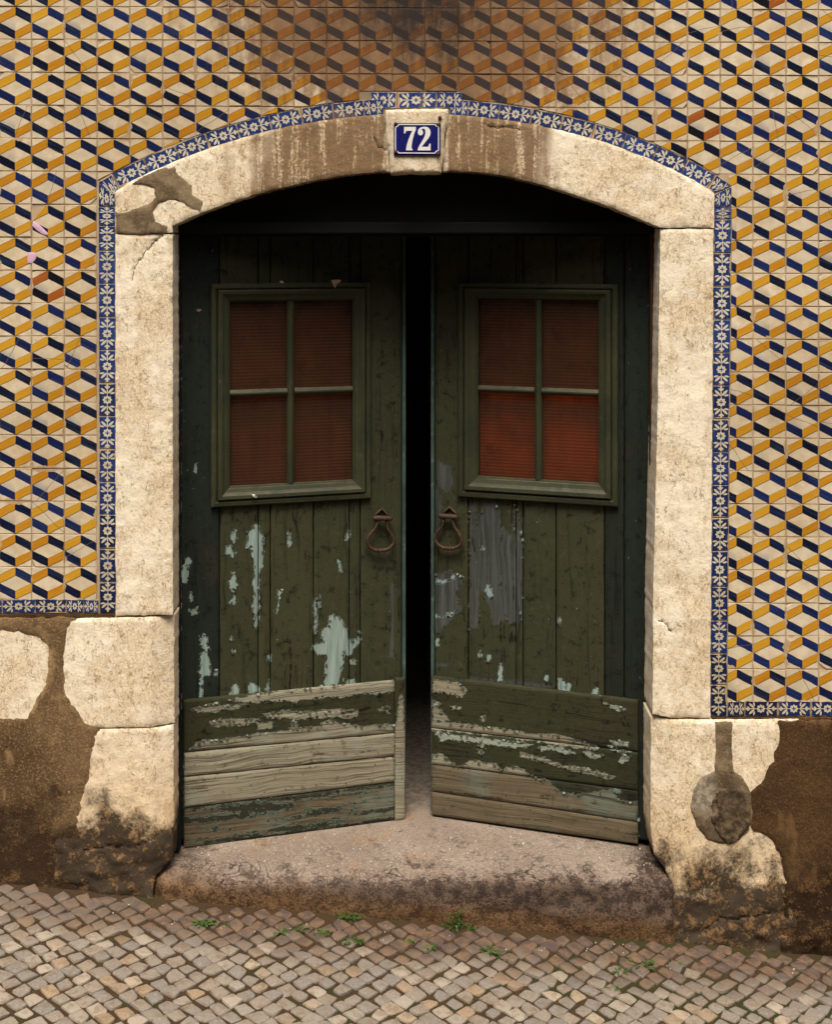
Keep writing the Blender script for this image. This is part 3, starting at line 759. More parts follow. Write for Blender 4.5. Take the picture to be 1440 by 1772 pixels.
for c in range(-7, 33):
    for r in range(-8, 21):
        x0, y0, x1, y1 = tile_cell(c, r); xm, ym = (x0+x1)/2, (y0+y1)/2
        if xm < 172 and ym > 1037: continue
        if xm > 1256 and ym > 1211: continue
        q = random.Random(c*1000 + r)
        poly = base_polys[q.randrange(6)]; own = None
        loc = lambda px, py: (X(px) - X(xm), Z(py) - Z(ym))
        if 168 < xm < 1246:
            lim = min(y_out(x0), y_out(x1)) - 2
            hump = (641-8 < xm < 799+8)
            if y1 > lim or (hump and y1 > 158):
                a = loc(x0, y_out(max(x0, 168)) - 2.2); b = loc(x1, y_out(min(x1, 1266)) - 2.2)
                ex, ez = b[0]-a[0], b[1]-a[1]
                own = clip(poly, -ez, ex, ez*a[0] - ex*a[1])
                if hump and own: own = clip(own, 0, 1, -loc(0, 158)[1])
        elif 1246 < xm < 1290:
            if y1 > 318:
                edge = 1266 + (ym - 320) * (1257-1266) / 920 + 1.6
                own = clip(poly, 1, 0, -loc(edge, 0)[0])
                if y0 < 312: own = clip(poly, 1, 0, -loc(1262, 0)[0])
        if own is not None and (len(own) < 3 or poly_area(own) < 0.0006): continue
        src = own if own is not None else poly
        # a few tiles have lost a corner
        if q.random() < 0.13 or (c, r) in ((0, 5), (20, 3), (0, 7)):
            k = q.randrange(4) if (c, r) != (0, 5) else 3
            sx, sz = ((-1,-1), (1,-1), (1,1), (-1,1))[k]; a_ = q.uniform(.012, .035) if (c, r) != (0, 5) else 0.06
            b_ = q.uniform(.008, .03) if (c, r) != (0, 5) else 0.07
            # jagged cut across the corner
            p1 = (sx*(HW-a_), sz*HH); p2 = (sx*HW, sz*(HH-b_))
            src = clip(src, -sx*b_, -sz*a_, b_*(HW) + a_*(HH) - a_*b_); own = src
            if len(src) < 3: continue
        nearc = abs(xm-720)/720 + abs(ym-600)/900
        inside = 0 < x1 and x0 < 1440 and y1 > 0
        vis = inside and (x1 > 30 and x0 < 1410 and y1 > 30)
        cells.append((not vis, nearc, xm, ym, own, q.randrange(6), q))
cells.sort(key=lambda t: (t[0], t[1]))
sv, sf, suv, srnd = [], [], [], []
TILTY = 0.0042
for i, (hid, _, xm, ym, own, bi, q) in enumerate(cells):
    if own is not None:
        v, f, uv = prism(own, (0, 0), (2*HW, 2*HH), 0.0014, 0.013, 0.0012)
    mat4 = Matrix.Translation((X(xm) + q.gauss(0, .0005), -0.001 + q.uniform(-.0012, .0012), Z(ym) + q.gauss(0, .0006))) @ \
        Matrix.Rotation(TILTY + q.gauss(0, .004), 4, 'Y') @ Matrix.Rotation(q.gauss(0, .009), 4, 'X') @ Matrix.Rotation(q.gauss(0, .009), 4, 'Z')
    if i < 300 and not hid:
        if own is not None:
            me = mesh('tile', v, f, False, None, uv); me.materials.append(T_FIELD)
        else: me = base_meshes[bi]
        o = link('tile', me, None, wall); o.matrix_local = mat4
    else:
        if own is None: v, f, uv = prism(base_polys[bi], (0, 0), (2*HW, 2*HH), 0.0016, 0.013, 0.0012)
        n = len(sv); sv += [tuple(mat4 @ Vector(p)) for p in v]; sf += [tuple(a+n for a in g) for g in f]
        suv += [tuple(a) for a in uv]; srnd += [q.random()] * len(v)
o = link('outlying_tiles', mesh('outlying_tiles', sv, sf, False, {'rnd': srnd}, suv), T_FIELD, wall); tag(o, kind='stuff')
N_TILES = (len([c for c in cells if not c[0]]), len(cells))

def border_tile(quad, name='border_tile'):
    """quad in photograph pixels: start-inner, end-inner, end-outer, start-outer"""
    Q = [Vector((X(a), Z(b))) for a, b in quad]; c = sum(Q, Vector((0, 0))) / 4
    I = [p - (p - c).normalized() * 0.0018 for p in Q]
    v = [(p.x-c.x, 0.014, p.y-c.y) for p in Q] + [(p.x-c.x, 0.0012, p.y-c.y) for p in Q] + [(p.x-c.x, 0, p.y-c.y) for p in I]
    f = [(8, 9, 10, 11)]
    for i in range(4):
        j = (i+1) % 4; f += [(i, j, 4+j, 4+i), (4+i, 4+j, 8+j, 8+i)]
    uv = [(0,0),(1,0),(1,1),(0,1)] * 3
    e = f[0]; nn = (Vector(v[9])-Vector(v[8])).cross(Vector(v[10])-Vector(v[8]))
    if nn.y > 0: f = [tuple(reversed(g)) for g in f]
    o = link(name, mesh(name, v, f, False, None, uv), T_BORDER, wall)
    o.location = (c.x, -0.004 + random.uniform(-.0012, .0012), c.y); o.rotation_euler = (random.gauss(0, .006), random.gauss(0, .006), random.gauss(0, .006))
    return o
g = 0.8
LX = [194,248,302,355,408,465,520,575,629,664]; RX = [779,811,866,921,975,1031,1085,1139,1191,1238]
for xs in (LX, RX):
    for a, b in zip(xs, xs[1:]):
        a, b = a+g, b-g
        border_tile([band_in(a), band_in(b), (b, y_out(b)), (a, y_out(a))])
for a, b in ((642,686.5),(688,754.5),(756,799)):
    border_tile([(a, 187.5), (b, 187.5), (b, 160.5), (a, 161)])
# corners of the band
border_tile([(199,356),(band_in(193)[0],band_in(193)[1]),(193,y_out(193)),(171,316)]); border_tile([(171.5,357),(199.5,357),(199,336),(171,318)])
border_tile([(band_in(1240)[0],band_in(1240)[1]),(1236,334),(1266,322),(1240,y_out(1240))]); border_tile([(1236,358.5),(1265.5,358.5),(1266,324),(1236,337)])
YL = [358,391,434,491,549,606,663,720,777,834,890,949,1007,1060]
for a, b in zip(YL, YL[1:]):
    x0, x1 = 171 + (a-360)*0.003, 199.5 + (a-360)*0.0025
    border_tile([(x1, a+g), (x1, b-g), (x0, b-g), (x0, a+g)])
YR = [359.5,380,438,496,553,610,667,725,782,839,896,953,1015,1073,1130,1184,1239]
for a, b in zip(YR, YR[1:]):
    m_ = (a+b)/2; x0 = 1236 - (m_-360)*0.0078; x1 = 1265.5 - (m_-360)*0.0095
    border_tile([(x0, a+g), (x0, b-g), (x1, b-g), (x1, a+g)])
XB = [171,145,115,61,4,-53,-110,-167,-224,-281,-338]
for b, a in zip(XB, XB[1:]): border_tile([(a+g, 1060), (b-g, 1060), (b-g, 1037.5), (a+g, 1037)])
XB = [1258.5,1289,1346,1403,1460,1517,1574,1631,1688,1745]
for a, b in zip(XB, XB[1:]): border_tile([(a+g, 1238), (b-g, 1238), (b-g, 1213), (a+g, 1213)])
for pp in ([(57,383),(66,388),(76,397),(83,404),(82,408),(74,406),(63,398),(56,391)], [(48,437),(60,437),(64,442),(61,450),(55,456),(48,456)]):
    slab('paint_smear', pp, PINK, wall, -0.0035, 0.004, step=0.006, r=0.001, jit=0.0006, rough=0.0002)

# ------------------------------------------------------------------ limestone doorway
doorway = empty('stone_doorway', (0, 0, 0))
tag(doorway, 'worn cream limestone arched surround with keystone around the green doors', 'doorway')
ext_l = [(201, 333)] + [band_in(p) for p in (215,245,280,320,360,410,460,510,560,610,650)] + [(667, 199)]
ext_r = [(775, 199)] + [band_in(p) for p in (790,830,880,930,980,1030,1080,1130,1180,1215)] + [(1235, 335)]
slab('arch_stone', ext_l + INTR_L + [(299.5,403),(201,404.5)], ARCHSTONE, doorway, -0.020, 0.30, 0.011, 0.0035, 0.0016, 0.0022, seed=1,
     lines=[[(648,240),(655,256),(668,262)]])
slab('arch_stone', ext_r + [(1234.5,394.5),(1143.5,395)] + INTR_R[1:], ARCHSTONE, doorway, -0.020, 0.30, 0.011, 0.0035, 0.0016, 0.0022, seed=2,
     lines=[[(838,215),(860,224),(880,220),(898,226)]])
slab('keystone', [(666.5,192),(720,190.5),(776,190.5),(774,215),(768,240),(768,270),(764,301.5),(720,300),(676.5,302),(672,255),(668,225)], ARCHSTONE, doorway, -0.045, 0.30, 0.009, 0.010, 0.0018, 0.0016, seed=3)
def cham(xa, xb, depth):
    return lambda x, z: depth * np.clip((x - X(xa)) / (X(xb) - X(xa)), 0, 1)
slab('jamb_stone', [(201,406.5),(299.5,405),(300,1062),(201.5,1063)], STONE, doorway, -0.018, 0.30, 0.012, 0.0035, 0.0016, 0.0024, seed=4, shape=cham(290, 300, 0.004),
     lines=[[(283,406),(262,424),(248,442),(232,470),(230,486)]])
slab('jamb_stone', [(1142,397),(1234,396.5),(1231,800),(1228,1240),(1160,1239.5),(1129,1234),(1131,1000),(1138,700)], STONE, doorway, -0.018, 0.30, 0.012, 0.0035, 0.0016, 0.0024, seed=5, shape=cham(1158, 1133, 0.008),
     lines=[[(1140,1072),(1152,1080),(1160,1090)]])
def low_relief(seed, k=0.05):
    def f(x, z):
        h = z + 0.087*x + 0.2096
        return -np.clip(1 - h/0.36, 0, 1) * (fbm(x*7, z*11, seed, 5) - 0.38) * k * 1.5
    return f
def both(*fs): return lambda x, z: sum(f(x, z) for f in fs)
slab('base_stone', [(93,1071),(130,1068.5),(299.5,1066),(300,1254),(180,1256),(93,1257)], STONE, doorway, -0.024, 0.30, 0.011, 0.004, 0.0020, 0.0022, seed=6, shape=cham(264, 299, 0.045),
     marks=[[(166,1078),(170,1140),(166,1190),(174,1240)],[(222,1140),(224,1168)],[(210,1160),(224,1169),(236,1160)],[(258,1140),(259,1172),(245,1172)]])
slab('base_stone', [(98,1259),(299.5,1257),(299,1440),(296,1490),(270,1512),(266,1560),(98,1560)], STONE, doorway, -0.024, 0.30, 0.011, 0.004, 0.0020, 0.003, seed=7, shape=both(cham(264, 299, 0.040), low_relief(3)),
     lines=[[(150,1466),(190,1458),(230,1462),(262,1450)]])
slab('base_stone', [(-330,1074),(90,1071),(90,1256),(-330,1258)], STONE, doorway, -0.024, 0.1, 0.014, 0.010, 0.0022, 0.0022, seed=8)
slab('base_stone', [(1128,1243),(1380,1242),(1380,1665),(1100,1650),(1120,1590),(1160,1560),(1163,1530),(1150,1500),(1134,1480),(1127.5,1440)], STONE, doorway, -0.024, 0.30, 0.011, 0.004, 0.0020, 0.0024, seed=9, shape=both(cham(1165, 1128, 0.040), low_relief(5, 0.045)),
     lines=[[(1214,1604),(1244,1586),(1290,1580),(1336,1574)]])
# cement repairs
def zero(x, z): return np.zeros((len(x), 3))
slab('mortar_patch', [(230,320),(254,304),(276,294),(304,288),(312,304),(334,322),(334,338),(352,350),(348,366),(334,364),(318,352),(300,348),(276,352),(266,366),(270,384),(292,392),(290,403),(240,407),(202,403),(202,366),(216,369),(236,362),(258,354),(270,342),(268,326),(250,320)],
     CEMENT, doorway, -0.0235, 0.0, 0.007, 0.003, 0.0024, 0.0018, jscale=50, attr=zero, seed=11)
slab('mortar_patch', [(1235,1245),(1265,1245),(1264,1290),(1268,1334),(1234,1334),(1237,1290)], CEMENT, doorway, -0.028, 0.0, 0.006, 0.003, 0.0016, 0.0018, jscale=60, seed=18, attr=zero)
slab('mortar_patch', [(1236,1330),(1250,1328),(1268,1331),(1286,1342),(1298,1370),(1299,1405),(1294,1432),(1278,1450),(1250,1456),(1222,1448),(1202,1420),(1193,1392),(1198,1362),(1212,1340)],
     CEMENT, doorway, -0.0295, 0.0, 0.007, 0.004, 0.0026, 0.0024, jscale=48, seed=12,
     attr=lambda x, z: np.c_[np.clip(0.15 + 1.6*fbm(x*14, z*14, 4.4) - 0.6, 0, .6), np.clip(1.9 - (np.hypot((x-X(1216))*1.3, (z-Z(1366))*.8))/0.05 + 1.6*(fbm(x*26, z*26, 6.6)-.5), 0, 1), np.zeros(len(x))])
slab('mortar_patch', [(1262+34*math.cos(t)+2*math.sin(3*t), 1404+49*math.sin(t)+2.5*math.cos(4*t)) for t in np.linspace(0, 2*math.pi, 22)[:-1]],
     CEMENT, doorway, -0.034, -0.01, 0.006, 0.006, 0.0038, 0.0034, jscale=48, seed=13, attr=lambda x, z: np.c_[np.clip(0.85 - np.hypot((x-X(1258))/0.05, (z-Z(1422))/0.03)*-0.0 - 1.1*(fbm(x*20, z*20, 2.2)-.5) - np.clip(1-np.hypot(x-X(1258), z-Z(1420))/0.03, 0, 1), 0, 1), np.zeros(len(x)), np.zeros(len(x))])
# plaster on the plinth
slab('plaster', [(-340,1066.5),(134,1066.5),(119,1083),(113.5,1120),(113,1160),(117,1200),(134,1222),(150,1248),(176,1257),(163,1290),(157,1330),(146,1370),(140,1415),(146,1445),(134,1470),(138,1560),(-340,1560),(-340,1240),(50,1240),(66,1208),(82,1180),(88,1150),(85,1115),(70,1097),(40,1092),(-30,1088),(-340,1092)],
     PLASTER_L, wall, -0.0285, 0.004, 0.011, 0.004, 0.0048, 0.0022, seed=14, jscale=42)
slab('plaster', [(1343,1244),(1348,1266),(1338,1293),(1337,1314),(1326,1320),(1314,1352),(1302,1361),(1296,1372),(1298,1398),(1296,1420),(1304,1434),(1320,1437),(1337,1454),(1351,1482),(1355,1508),(1351,1545),(1353,1592),(1340,1660),(1780,1660),(1780,1243)],
     PLASTER_R, wall, -0.0285, 0.004, 0.011, 0.004, 0.0048, 0.0024, seed=15, jscale=42, shape=low_relief(9, 0.03))
slab('mortar_bed', [(-340,1061.5),(199,1061.5),(199,1067),(-340,1068)], PLASTER_R, wall, -0.016, 0.01, 0.012, 0.004, 0.001, 0.0012, seed=16)
slab('mortar_bed', [(1231,1239.5),(1780,1239.5),(1780,1244),(1231,1244.5)], PLASTER_R, wall, -0.016, 0.01, 0.012, 0.004, 0.001, 0.0012, seed=17)

# ------------------------------------------------------------------ doorstep
def doorstep():
    prof = [(0.62, 0.0), (0.50, 0.0), (0.40, -0.001), (0.30, -0.002), (0.22, -0.003), (0.15, -0.006), (0.10, -0.010), (0.06, -0.015), (0.03, -0.021), (0.005, -0.030), (-0.020, -0.039),
            (-0.034, -0.052), (-0.041, -0.072), (-0.044, -0.095), (-0.044, -0.115), (-0.046, -0.14), (-0.047, -0.165), (-0.047, -0.19), (-0.046, -0.215), (-0.045, -0.24), (-0.045, -0.27), (-0.045, -0.30), (-0.045, -0.36), (-0.045, -0.5)]
    xs = np.arange(X(255), X(1178), 0.011); n, k = len(xs), len(prof)
    Y = np.array([p[0] for p in prof]); Zz = np.array([p[1] for p in prof])
    XX, YY = np.meshgrid(xs, Y, indexing='ij'); ZZ = np.broadcast_to(Zz, XX.shape).copy()
    t = np.clip(np.minimum((xs - X(255)) / 0.09, (X(1178) - xs) / 0.05), 0, 1)[:, None]; t = t*t*(3-2*t)
    fr = np.clip((0.15 - YY) / 0.15, 0, 1)
    YY = np.where(YY < 0.05, 0.05 + (YY - 0.05) * (0.35 + 0.65*t), YY)
    rel = (fbm(XX*4.5, ZZ*9, YY*5, 5) - 0.5)
    fine = fbm(XX*22, ZZ*22, YY*22, 3) - .5
    rightrough = np.clip((XX + 0.2) / 0.8, 0.25, 1)
    YY = YY - fr * (rel * 0.026 * (0.5 + rightrough) + fine * 0.012)
    ZZ = ZZ + np.clip((0.45 - YY)/0.4, 0, 1) * ((fbm(XX*3, YY*6, 3.3, 3) - .5) * 0.012 + fine * 0.002) * np.where(Zz[None, :] < -0.15, 0, 1)
    ZZ = ZZ - 0.010 * fr * (1 - t)
    v = np.c_[XX.ravel(), YY.ravel(), ZZ.ravel()]
    f = [(i*k+j, i*k+j+1, (i+1)*k+j+1, (i+1)*k+j) for i in range(n-1) for j in range(k-1)]
    o = link('doorstep', mesh('doorstep', v, f, True), STEP)
    tag(o, 'broad worn stone step with grimy rounded front under the double doors', 'doorstep')
    return o
step_obj = doorstep()

# ------------------------------------------------------------------ fixed door frame in the arch
frame = empty('door_frame', (0, 0.16, 0))
tag(frame, 'dark painted wooden frame with lintel and arched board over the doors', 'door frame')
def in_frame(o): o.location = (0, -0.16, 0); return o
arc = INTR_R[::-1] + [(1150,410),(290,410)] + INTR_L[::-1]
slab_o = slab('transom_board', [(a, b - 12) if b < 405 else (a, b) for a, b in [(290,410),(1150,410),(1150,392)] + [(a, b) for a, b in INTR_R] + [(720,296)] + INTR_L + [(290,392)]],
              DARKWOOD, frame, 0.165, 0.195, 0.05, 0.002, 0.0, 0.0004); in_frame(slab_o)
mb = MB(); x0 = W(296, 0, .13)[0]; x1 = W(1146, 0, .13)[0]
lz = W(0, 404.5, .13)[2]
mb.box(x0, x1, 0.13, 0.197, lz, lz + 0.05, 0.006); in_frame(mb.build('lintel', DARKWOOD, frame, False))
for a, b, mt in ((302.5, 311, DARKWOOD), (1126, 1133.5, REDWOOD)):
    mb = MB(); mb.box(W(a, 0, .14)[0], W(b, 0, .14)[0], 0.14, 0.185, 0.004, lz - 0.001, 0.004); in_frame(mb.build('post', mt, frame, False))

# ------------------------------------------------------------------ the two door leaves
class Leaf:
    def __init__(s, side, hinge, free, label):
        s.side = side
        s.h = Vector(W(hinge[0], 0, hinge[1])[:2]); e = Vector(W(free[0], 0, free[1])[:2])
        d = e - s.h; s.width = d.length; s.d = d.normalized(); s.a = math.atan2(s.d.y, s.d.x * side)
        s.n = Vector((-side * math.sin(s.a), math.cos(s.a)))
        s.root = empty('door_leaf', (s.h.x, s.h.y, 0), side * s.a); tag(s.root, label, 'door', 'double doors')
    def sz(s, px, py, ly=0.0):            # where the ray through a photograph pixel meets the leaf
        dx, dy, dz = X(px), DIST, Z(py) - CAMZ
        hx, hy = s.h.x + s.n.x*ly, s.h.y + s.n.y*ly
        # t*dx - u*d.x = hx ; -DIST + t*dy - u*d.y = hy
        det = dx * -s.d.y + s.d.x * dy
        t = (hx * -s.d.y + s.d.x * (hy + DIST)) / det
        u = (t*dx - hx) / s.d.x
        return u, CAMZ + t * dz
    def to_px(s, u, z, ly=0.0):
        x = s.h.x + s.d.x*u + s.n.x*ly; y = s.h.y + s.d.y*u + s.n.y*ly
        return proj(x, y, z)
    def board(s, name, mat, s0, s1, zl, zh, yf, yb, parent=None, step=0.008, hole=None, masks=None, warp=0.0012, groove=0.003, seed=0.0):
        """zl, zh: (at s0, at s1)"""
        if not hasattr(zl, '__len__'): zl = (zl, zl)
        if not hasattr(zh, '__len__'): zh = (zh, zh)
        nu = max(3, int((s1-s0)/step)); nz = max(3, int((zh[0]-zl[0])/step))
        u = np.linspace(0, 1, nu); w = np.linspace(0, 1, nz)
        if hole:      # snap grid lines onto the opening
            for b_, arr, lo, hi in ((hole[:2], u, s0, s1), (hole[2:], w, zl[0], zh[0])):
                for q in b_:
                    t = (q - lo) / (hi - lo)
                    if 0.0 < t < 1.0: arr[np.argmin(np.abs(arr - t))] = t
        U, Wg = np.meshgrid(u, w, indexing='ij')
        S = s0 + (s1-s0)*U; ZZ = (zl[0] + (zl[1]-zl[0])*U)*(1-Wg) + (zh[0] + (zh[1]-zh[0])*U)*Wg
        du = np.minimum(U, 1-U)*(s1-s0); dw = np.minimum(Wg, 1-Wg)*(zh[0]-zl[0])
        dd = np.minimum(du, dw)
        Yy = yf + groove*np.clip(1 - dd/(step*0.9), 0, 1) + (fbm(S*8, ZZ*3, seed+s.side, 3)-.5)*warp*4 + (fbm(S*60, ZZ*60, seed, 2)-.5)*0.0006
        jx = (fbm(S*3 + 7, ZZ*18, seed+2, 3)-.5)*0.003*(du < step*0.5); S = S + jx
        P = [S.ravel(), ZZ.ravel()]
        msk = np.zeros((nu*nz, 3)); eg = np.clip(1 - dd.ravel()/0.016, 0, 1)
        if masks:
            px, py = s.to_px(P[0], P[1], yf)
            msk = np.clip(np.nan_to_num(masks(px, py, P[0], P[1])), 0, 1)
        msk = np.c_[msk, eg]
        faces = []; idx = lambda i, j: i*nz + j
        for i in range(nu-1):
            for j in range(nz-1):
                if hole:
                    cs = (S[i,j]+S[i+1,j])/2; cz = (ZZ[i,j]+ZZ[i,j+1])/2
                    if hole[0] < cs < hole[1] and hole[2] < cz < hole[3]: continue
                q = (idx(i,j), idx(i+1,j), idx(i+1,j+1), idx(i,j+1))
                faces.append(q if s.side > 0 else q[::-1])
        es = {}
        for f in faces:
            for a, b in zip(f, f[1:] + f[:1]): es[(a, b)] = 1
        bd = [e for e in es if (e[1], e[0]) not in es]; bi = sorted({a for e in bd for a in e}); n = nu*nz
        rim = {a: n+i for i, a in enumerate(bi)}; nb_ = len(bi)
        F_ = S.ravel(); Zr = ZZ.ravel(); Yr = Yy.ravel()
        used = np.zeros(n, bool); used[list({a for f in faces for a in f})] = True
        verts = [(s.side*F_[i], Yr[i], Zr[i]) for i in range(n)] + [(s.side*F_[a], Yr[a], Zr[a]) for a in bi] + [(s.side*F_[a], yb, Zr[a]) for a in bi]
        faces += [(rim[b], rim[a], rim[a]+nb_, rim[b]+nb_) for a, b in bd]
        m_ = np.r_[msk, msk[bi], msk[bi]]
        me = mesh(name, verts, faces, True, {'msk': m_})
        if not used.all():
            bm = bmesh.new(); bm.from_mesh(me); bmesh.ops.delete(bm, geom=[q for q in bm.verts if not q.link_faces], context='VERTS'); bm.to_mesh(me); bm.free()
        return link(name, me, mat, parent or s.root)
    def part(s, name, mb, mat, parent=None, smooth=True):
        if s.side < 0:
            mb.v = [(-p[0], p[1], p[2]) for p in mb.v]; mb.f = [tuple(reversed(f)) for f in mb.f]
        return mb.build(name, mat, parent or s.root, smooth)

ZL = lambda pts: zoomed(pts, 290, 860, 3.349); ZR = lambda pts: zoomed(pts, 720, 860, 3.349)
KL = lambda pts: zoomed(pts, 290, 1150, 3.349); KR = lambda pts: zoomed(pts, 720, 1150, 3.349)
MINT_L = [ZL(p) for p in (
 [(520,150),(545,215),(555,240),(545,290),(556,310),(552,390),(535,430),(530,520),(525,600),(535,640),(520,660),(528,700),(515,765),(500,740),(510,690),(490,640),(500,580),(495,500),(505,400),(490,350),(485,290),(455,295),(465,210)],
 [(370,200),(398,192),(400,240),(385,265),(370,240)], [(345,283),(372,283),(377,312),(402,318),(375,348),(360,332),(342,327)],
 [(368,432),(391,432),(396,490),(412,510),(375,548),(350,490),(370,483)], [(385,572),(400,590),(391,628),(358,612)], [(103,356),(127,348),(137,375),(125,408),(106,385)],
 [(96,393),(122,430),(107,502),(93,490),(62,455)], [(133,548),(147,602),(120,607)], [(117,648),(178,638),(172,678),(143,683)],
 [(203,797),(227,808),(230,850),(243,880),(228,900),(243,960),(251,1010),(236,1042),(207,1020),(204,1160),(188,1160),(193,1020),(175,1015),(193,970),(190,910),(213,890),(188,850)],
 [(938,688),(965,682),(1012,710),(1043,760),(1050,820),(1122,825),(1117,840),(1072,882),(1062,918),(1028,912),(1022,882),(1017,960),(1002,1020),(987,1082),(913,1092),(913,1000),(928,940),(908,907),(868,912),(858,892),(832,887),(838,858),(913,843),(888,810),(893,768),(923,758),(936,728)],
 [(698,205),(718,215),(718,270),(698,295)], [(632,542),(668,542),(652,585),(638,585)], [(637,590),(653,625),(628,675),(637,640)], [(1050,186),(1059,230),(1033,254),(1038,215)],
 [(395,1070),(413,1110),(418,1150),(357,1150),(373,1100)], [(472,1070),(533,1098),(533,1130),(472,1134)], [(568,1090),(593,1055),(596,1124),(557,1124)], [(987,365),(1008,390),(1008,434),(987,434)],
 [(846,585),(862,585),(870,785),(852,790)], [(872,570),(886,570),(886,640),(874,640)], [(1060,942),(1093,942),(1088,968),(1062,962)], [(1100,780),(1118,770),(1116,830),(1102,832)], [(1035,1065),(1082,1055),(1085,1078),(1030,1082)],
 [(362,805),(378,812),(376,832),(360,830)], [(374,890),(396,888),(394,910),(376,908)], [(275,1005),(290,1005),(288,1035),(274,1033)], [(583,925),(597,915),(597,955),(584,955)], [(155,-175),(172,-200),(166,-150),(158,-140)])]
GREY_L = [ZL([(1288,520),(1310,480),(1314,940),(1282,930),(1294,700)])]
MINT_R = [ZR(p) for p in ([(418,505),(442,528),(448,565),(432,584),(406,545)], [(362,885),(379,890),(379,928),(362,928)], [(408,908),(435,914),(434,954),(409,954)], [(488,955),(502,985),(498,1058),(480,1064),(480,990)],
 [(822,1038),(862,1078),(868,1140),(826,1140)], [(877,1075),(899,1085),(896,1125),(872,1135)], [(1028,1106),(1059,1106),(1059,1160),(1010,1160)], [(748,1030),(764,1032),(762,1060),(748,1060)], [(200,450),(224,446),(222,482),(200,480)],
 [(95,470),(180,480),(215,470),(150,505),(95,500)], [(95,680),(150,690),(240,655),(200,690),(95,708)], [(95,820),(130,822),(130,860),(95,868)], [(826,700),(838,705),(834,750),(826,750)], [(92,345),(108,350),(104,378),(92,375)], [(92,425),(104,430),(102,480),(92,480)],
 [(372,285),(398,285),(395,308),(374,306)])]
GREY_R = [ZR(p) for p in ([(310,28),(345,28),(352,170),(385,80),(388,28),(462,28),(492,150),(540,215),(568,210),(573,40),(602,100),(612,210),(622,360),(612,480),(614,710),(590,722),(570,737),(540,737),(528,700),(480,742),(440,742),(430,650),(400,580),(368,520),(366,762),(308,762)],
 [(98,450),(200,428),(292,468),(232,560),(272,650),(200,720),(130,790),(98,770)], [(98,-60),(135,-40),(150,60),(120,220),(98,240)], [(120,-220),(200,-180),(220,-80),(180,-20),(130,-60)], [(120,960),(190,965),(180,985),(120,985)], [(300,1040),(580,1065),(800,1090),(800,1110),(560,1090),(300,1060)])]
BARE_KL = [KL(p) for p in ([(100,512),(170,460),(230,435),(330,430),(420,420),(540,395),(620,395),(720,375),(880,360),(900,335),(950,325),(1010,345),(1100,350),(1150,360),(1320,345),(1320,690),(1000,722),(800,745),(620,770),(400,800),(130,832),(90,830)],
 [(138,262),(250,233),(300,222),(312,238),(478,230),(350,257),(220,278)], [(248,332),(300,317),(522,317),(527,332),(400,348),(263,353)], [(558,290),(700,263),(760,278),(960,262),(1103,262),(1092,297),(1040,303),(980,297),(820,308),(740,318),(700,302),(568,308)],
 [(340,205),(760,140),(1320,85),(1320,152),(1200,165),(1100,168),(1000,187),(940,182),(830,198),(760,198),(740,220),(680,202),(500,218)], [(518,343),(602,332),(607,368),(523,373)], [(725,325),(748,328),(745,352),(725,350)], [(1225,245),(1250,240),(1245,265),(1225,262)], [(1268,240),(1290,238),(1280,275)])]
BARE_KR = [KR(p) for p in ([(95,80),(240,108),(292,145),(262,182),(170,162),(95,152)], [(95,330),(250,338),(400,362),(600,388),(680,403),(850,408),(900,430),(1052,480),(1050,492),(700,442),(400,402),(95,372)],
 [(95,515),(150,518),(240,592),(330,558),(460,578),(512,642),(520,600),(590,593),(660,640),(760,670),(850,745),(960,752),(1040,738),(1130,728),(1190,790),(1290,800),(1290,1060),(75,900)],
 [(608,512),(740,540),(850,588),(900,588),(1000,606),(1152,648),(1130,662),(980,624),(840,594),(720,554),(608,532)], [(95,235),(150,270),(190,320),(95,330)])]
MINT_KR = [KR(p) for p in ([(95,372),(200,400),(350,420),(500,440),(690,460),(640,482),(500,472),(350,452),(200,432),(150,447)], [(708,473),(800,468),(942,510),(880,517),(790,492),(730,497)], [(963,493),(1082,525),(1030,542),(968,512)], [(1128,438),(1232,448),(1227,474),(1138,462)],
 [(1113,468),(1252,510),(1130,498)], [(1168,562),(1198,518),(1252,540),(1190,577)], [(92,198),(152,225),(105,233)], [(193,233),(262,248),(210,262)], [(1093,222),(1212,255),(1170,272),(1128,245)], [(350,440),(405,470),(400,480),(350,460)], [(360,490),(395,505),(380,518),(358,505)], [(375,300),(400,300),(395,328),(376,322)], [(1150,720),(1190,720),(1185,748),(1155,745)])]
def masks_up(mint, grey):
    def f(px, py, s_, z_): return np.c_[field(px, py, mint, 6.0), np.zeros(px.shape), field(px, py, grey, 9.0)]
    return f
def masks_kick(bare, mint=()):
    def f(px, py, s_, z_): return np.c_[field(px, py, mint, 6.0), field(px, py, bare, 7.0), np.zeros(px.shape)]
    return f
def masks_streak(px, py, s_, z_):
    v = fbm(s_*3.2, z_*34, 5.5, 4); return np.c_[np.clip((v-.62)*3, 0, .55), np.clip(0.42 + (0.5 - v) * 2.2, 0, 1), np.zeros(px.shape)]

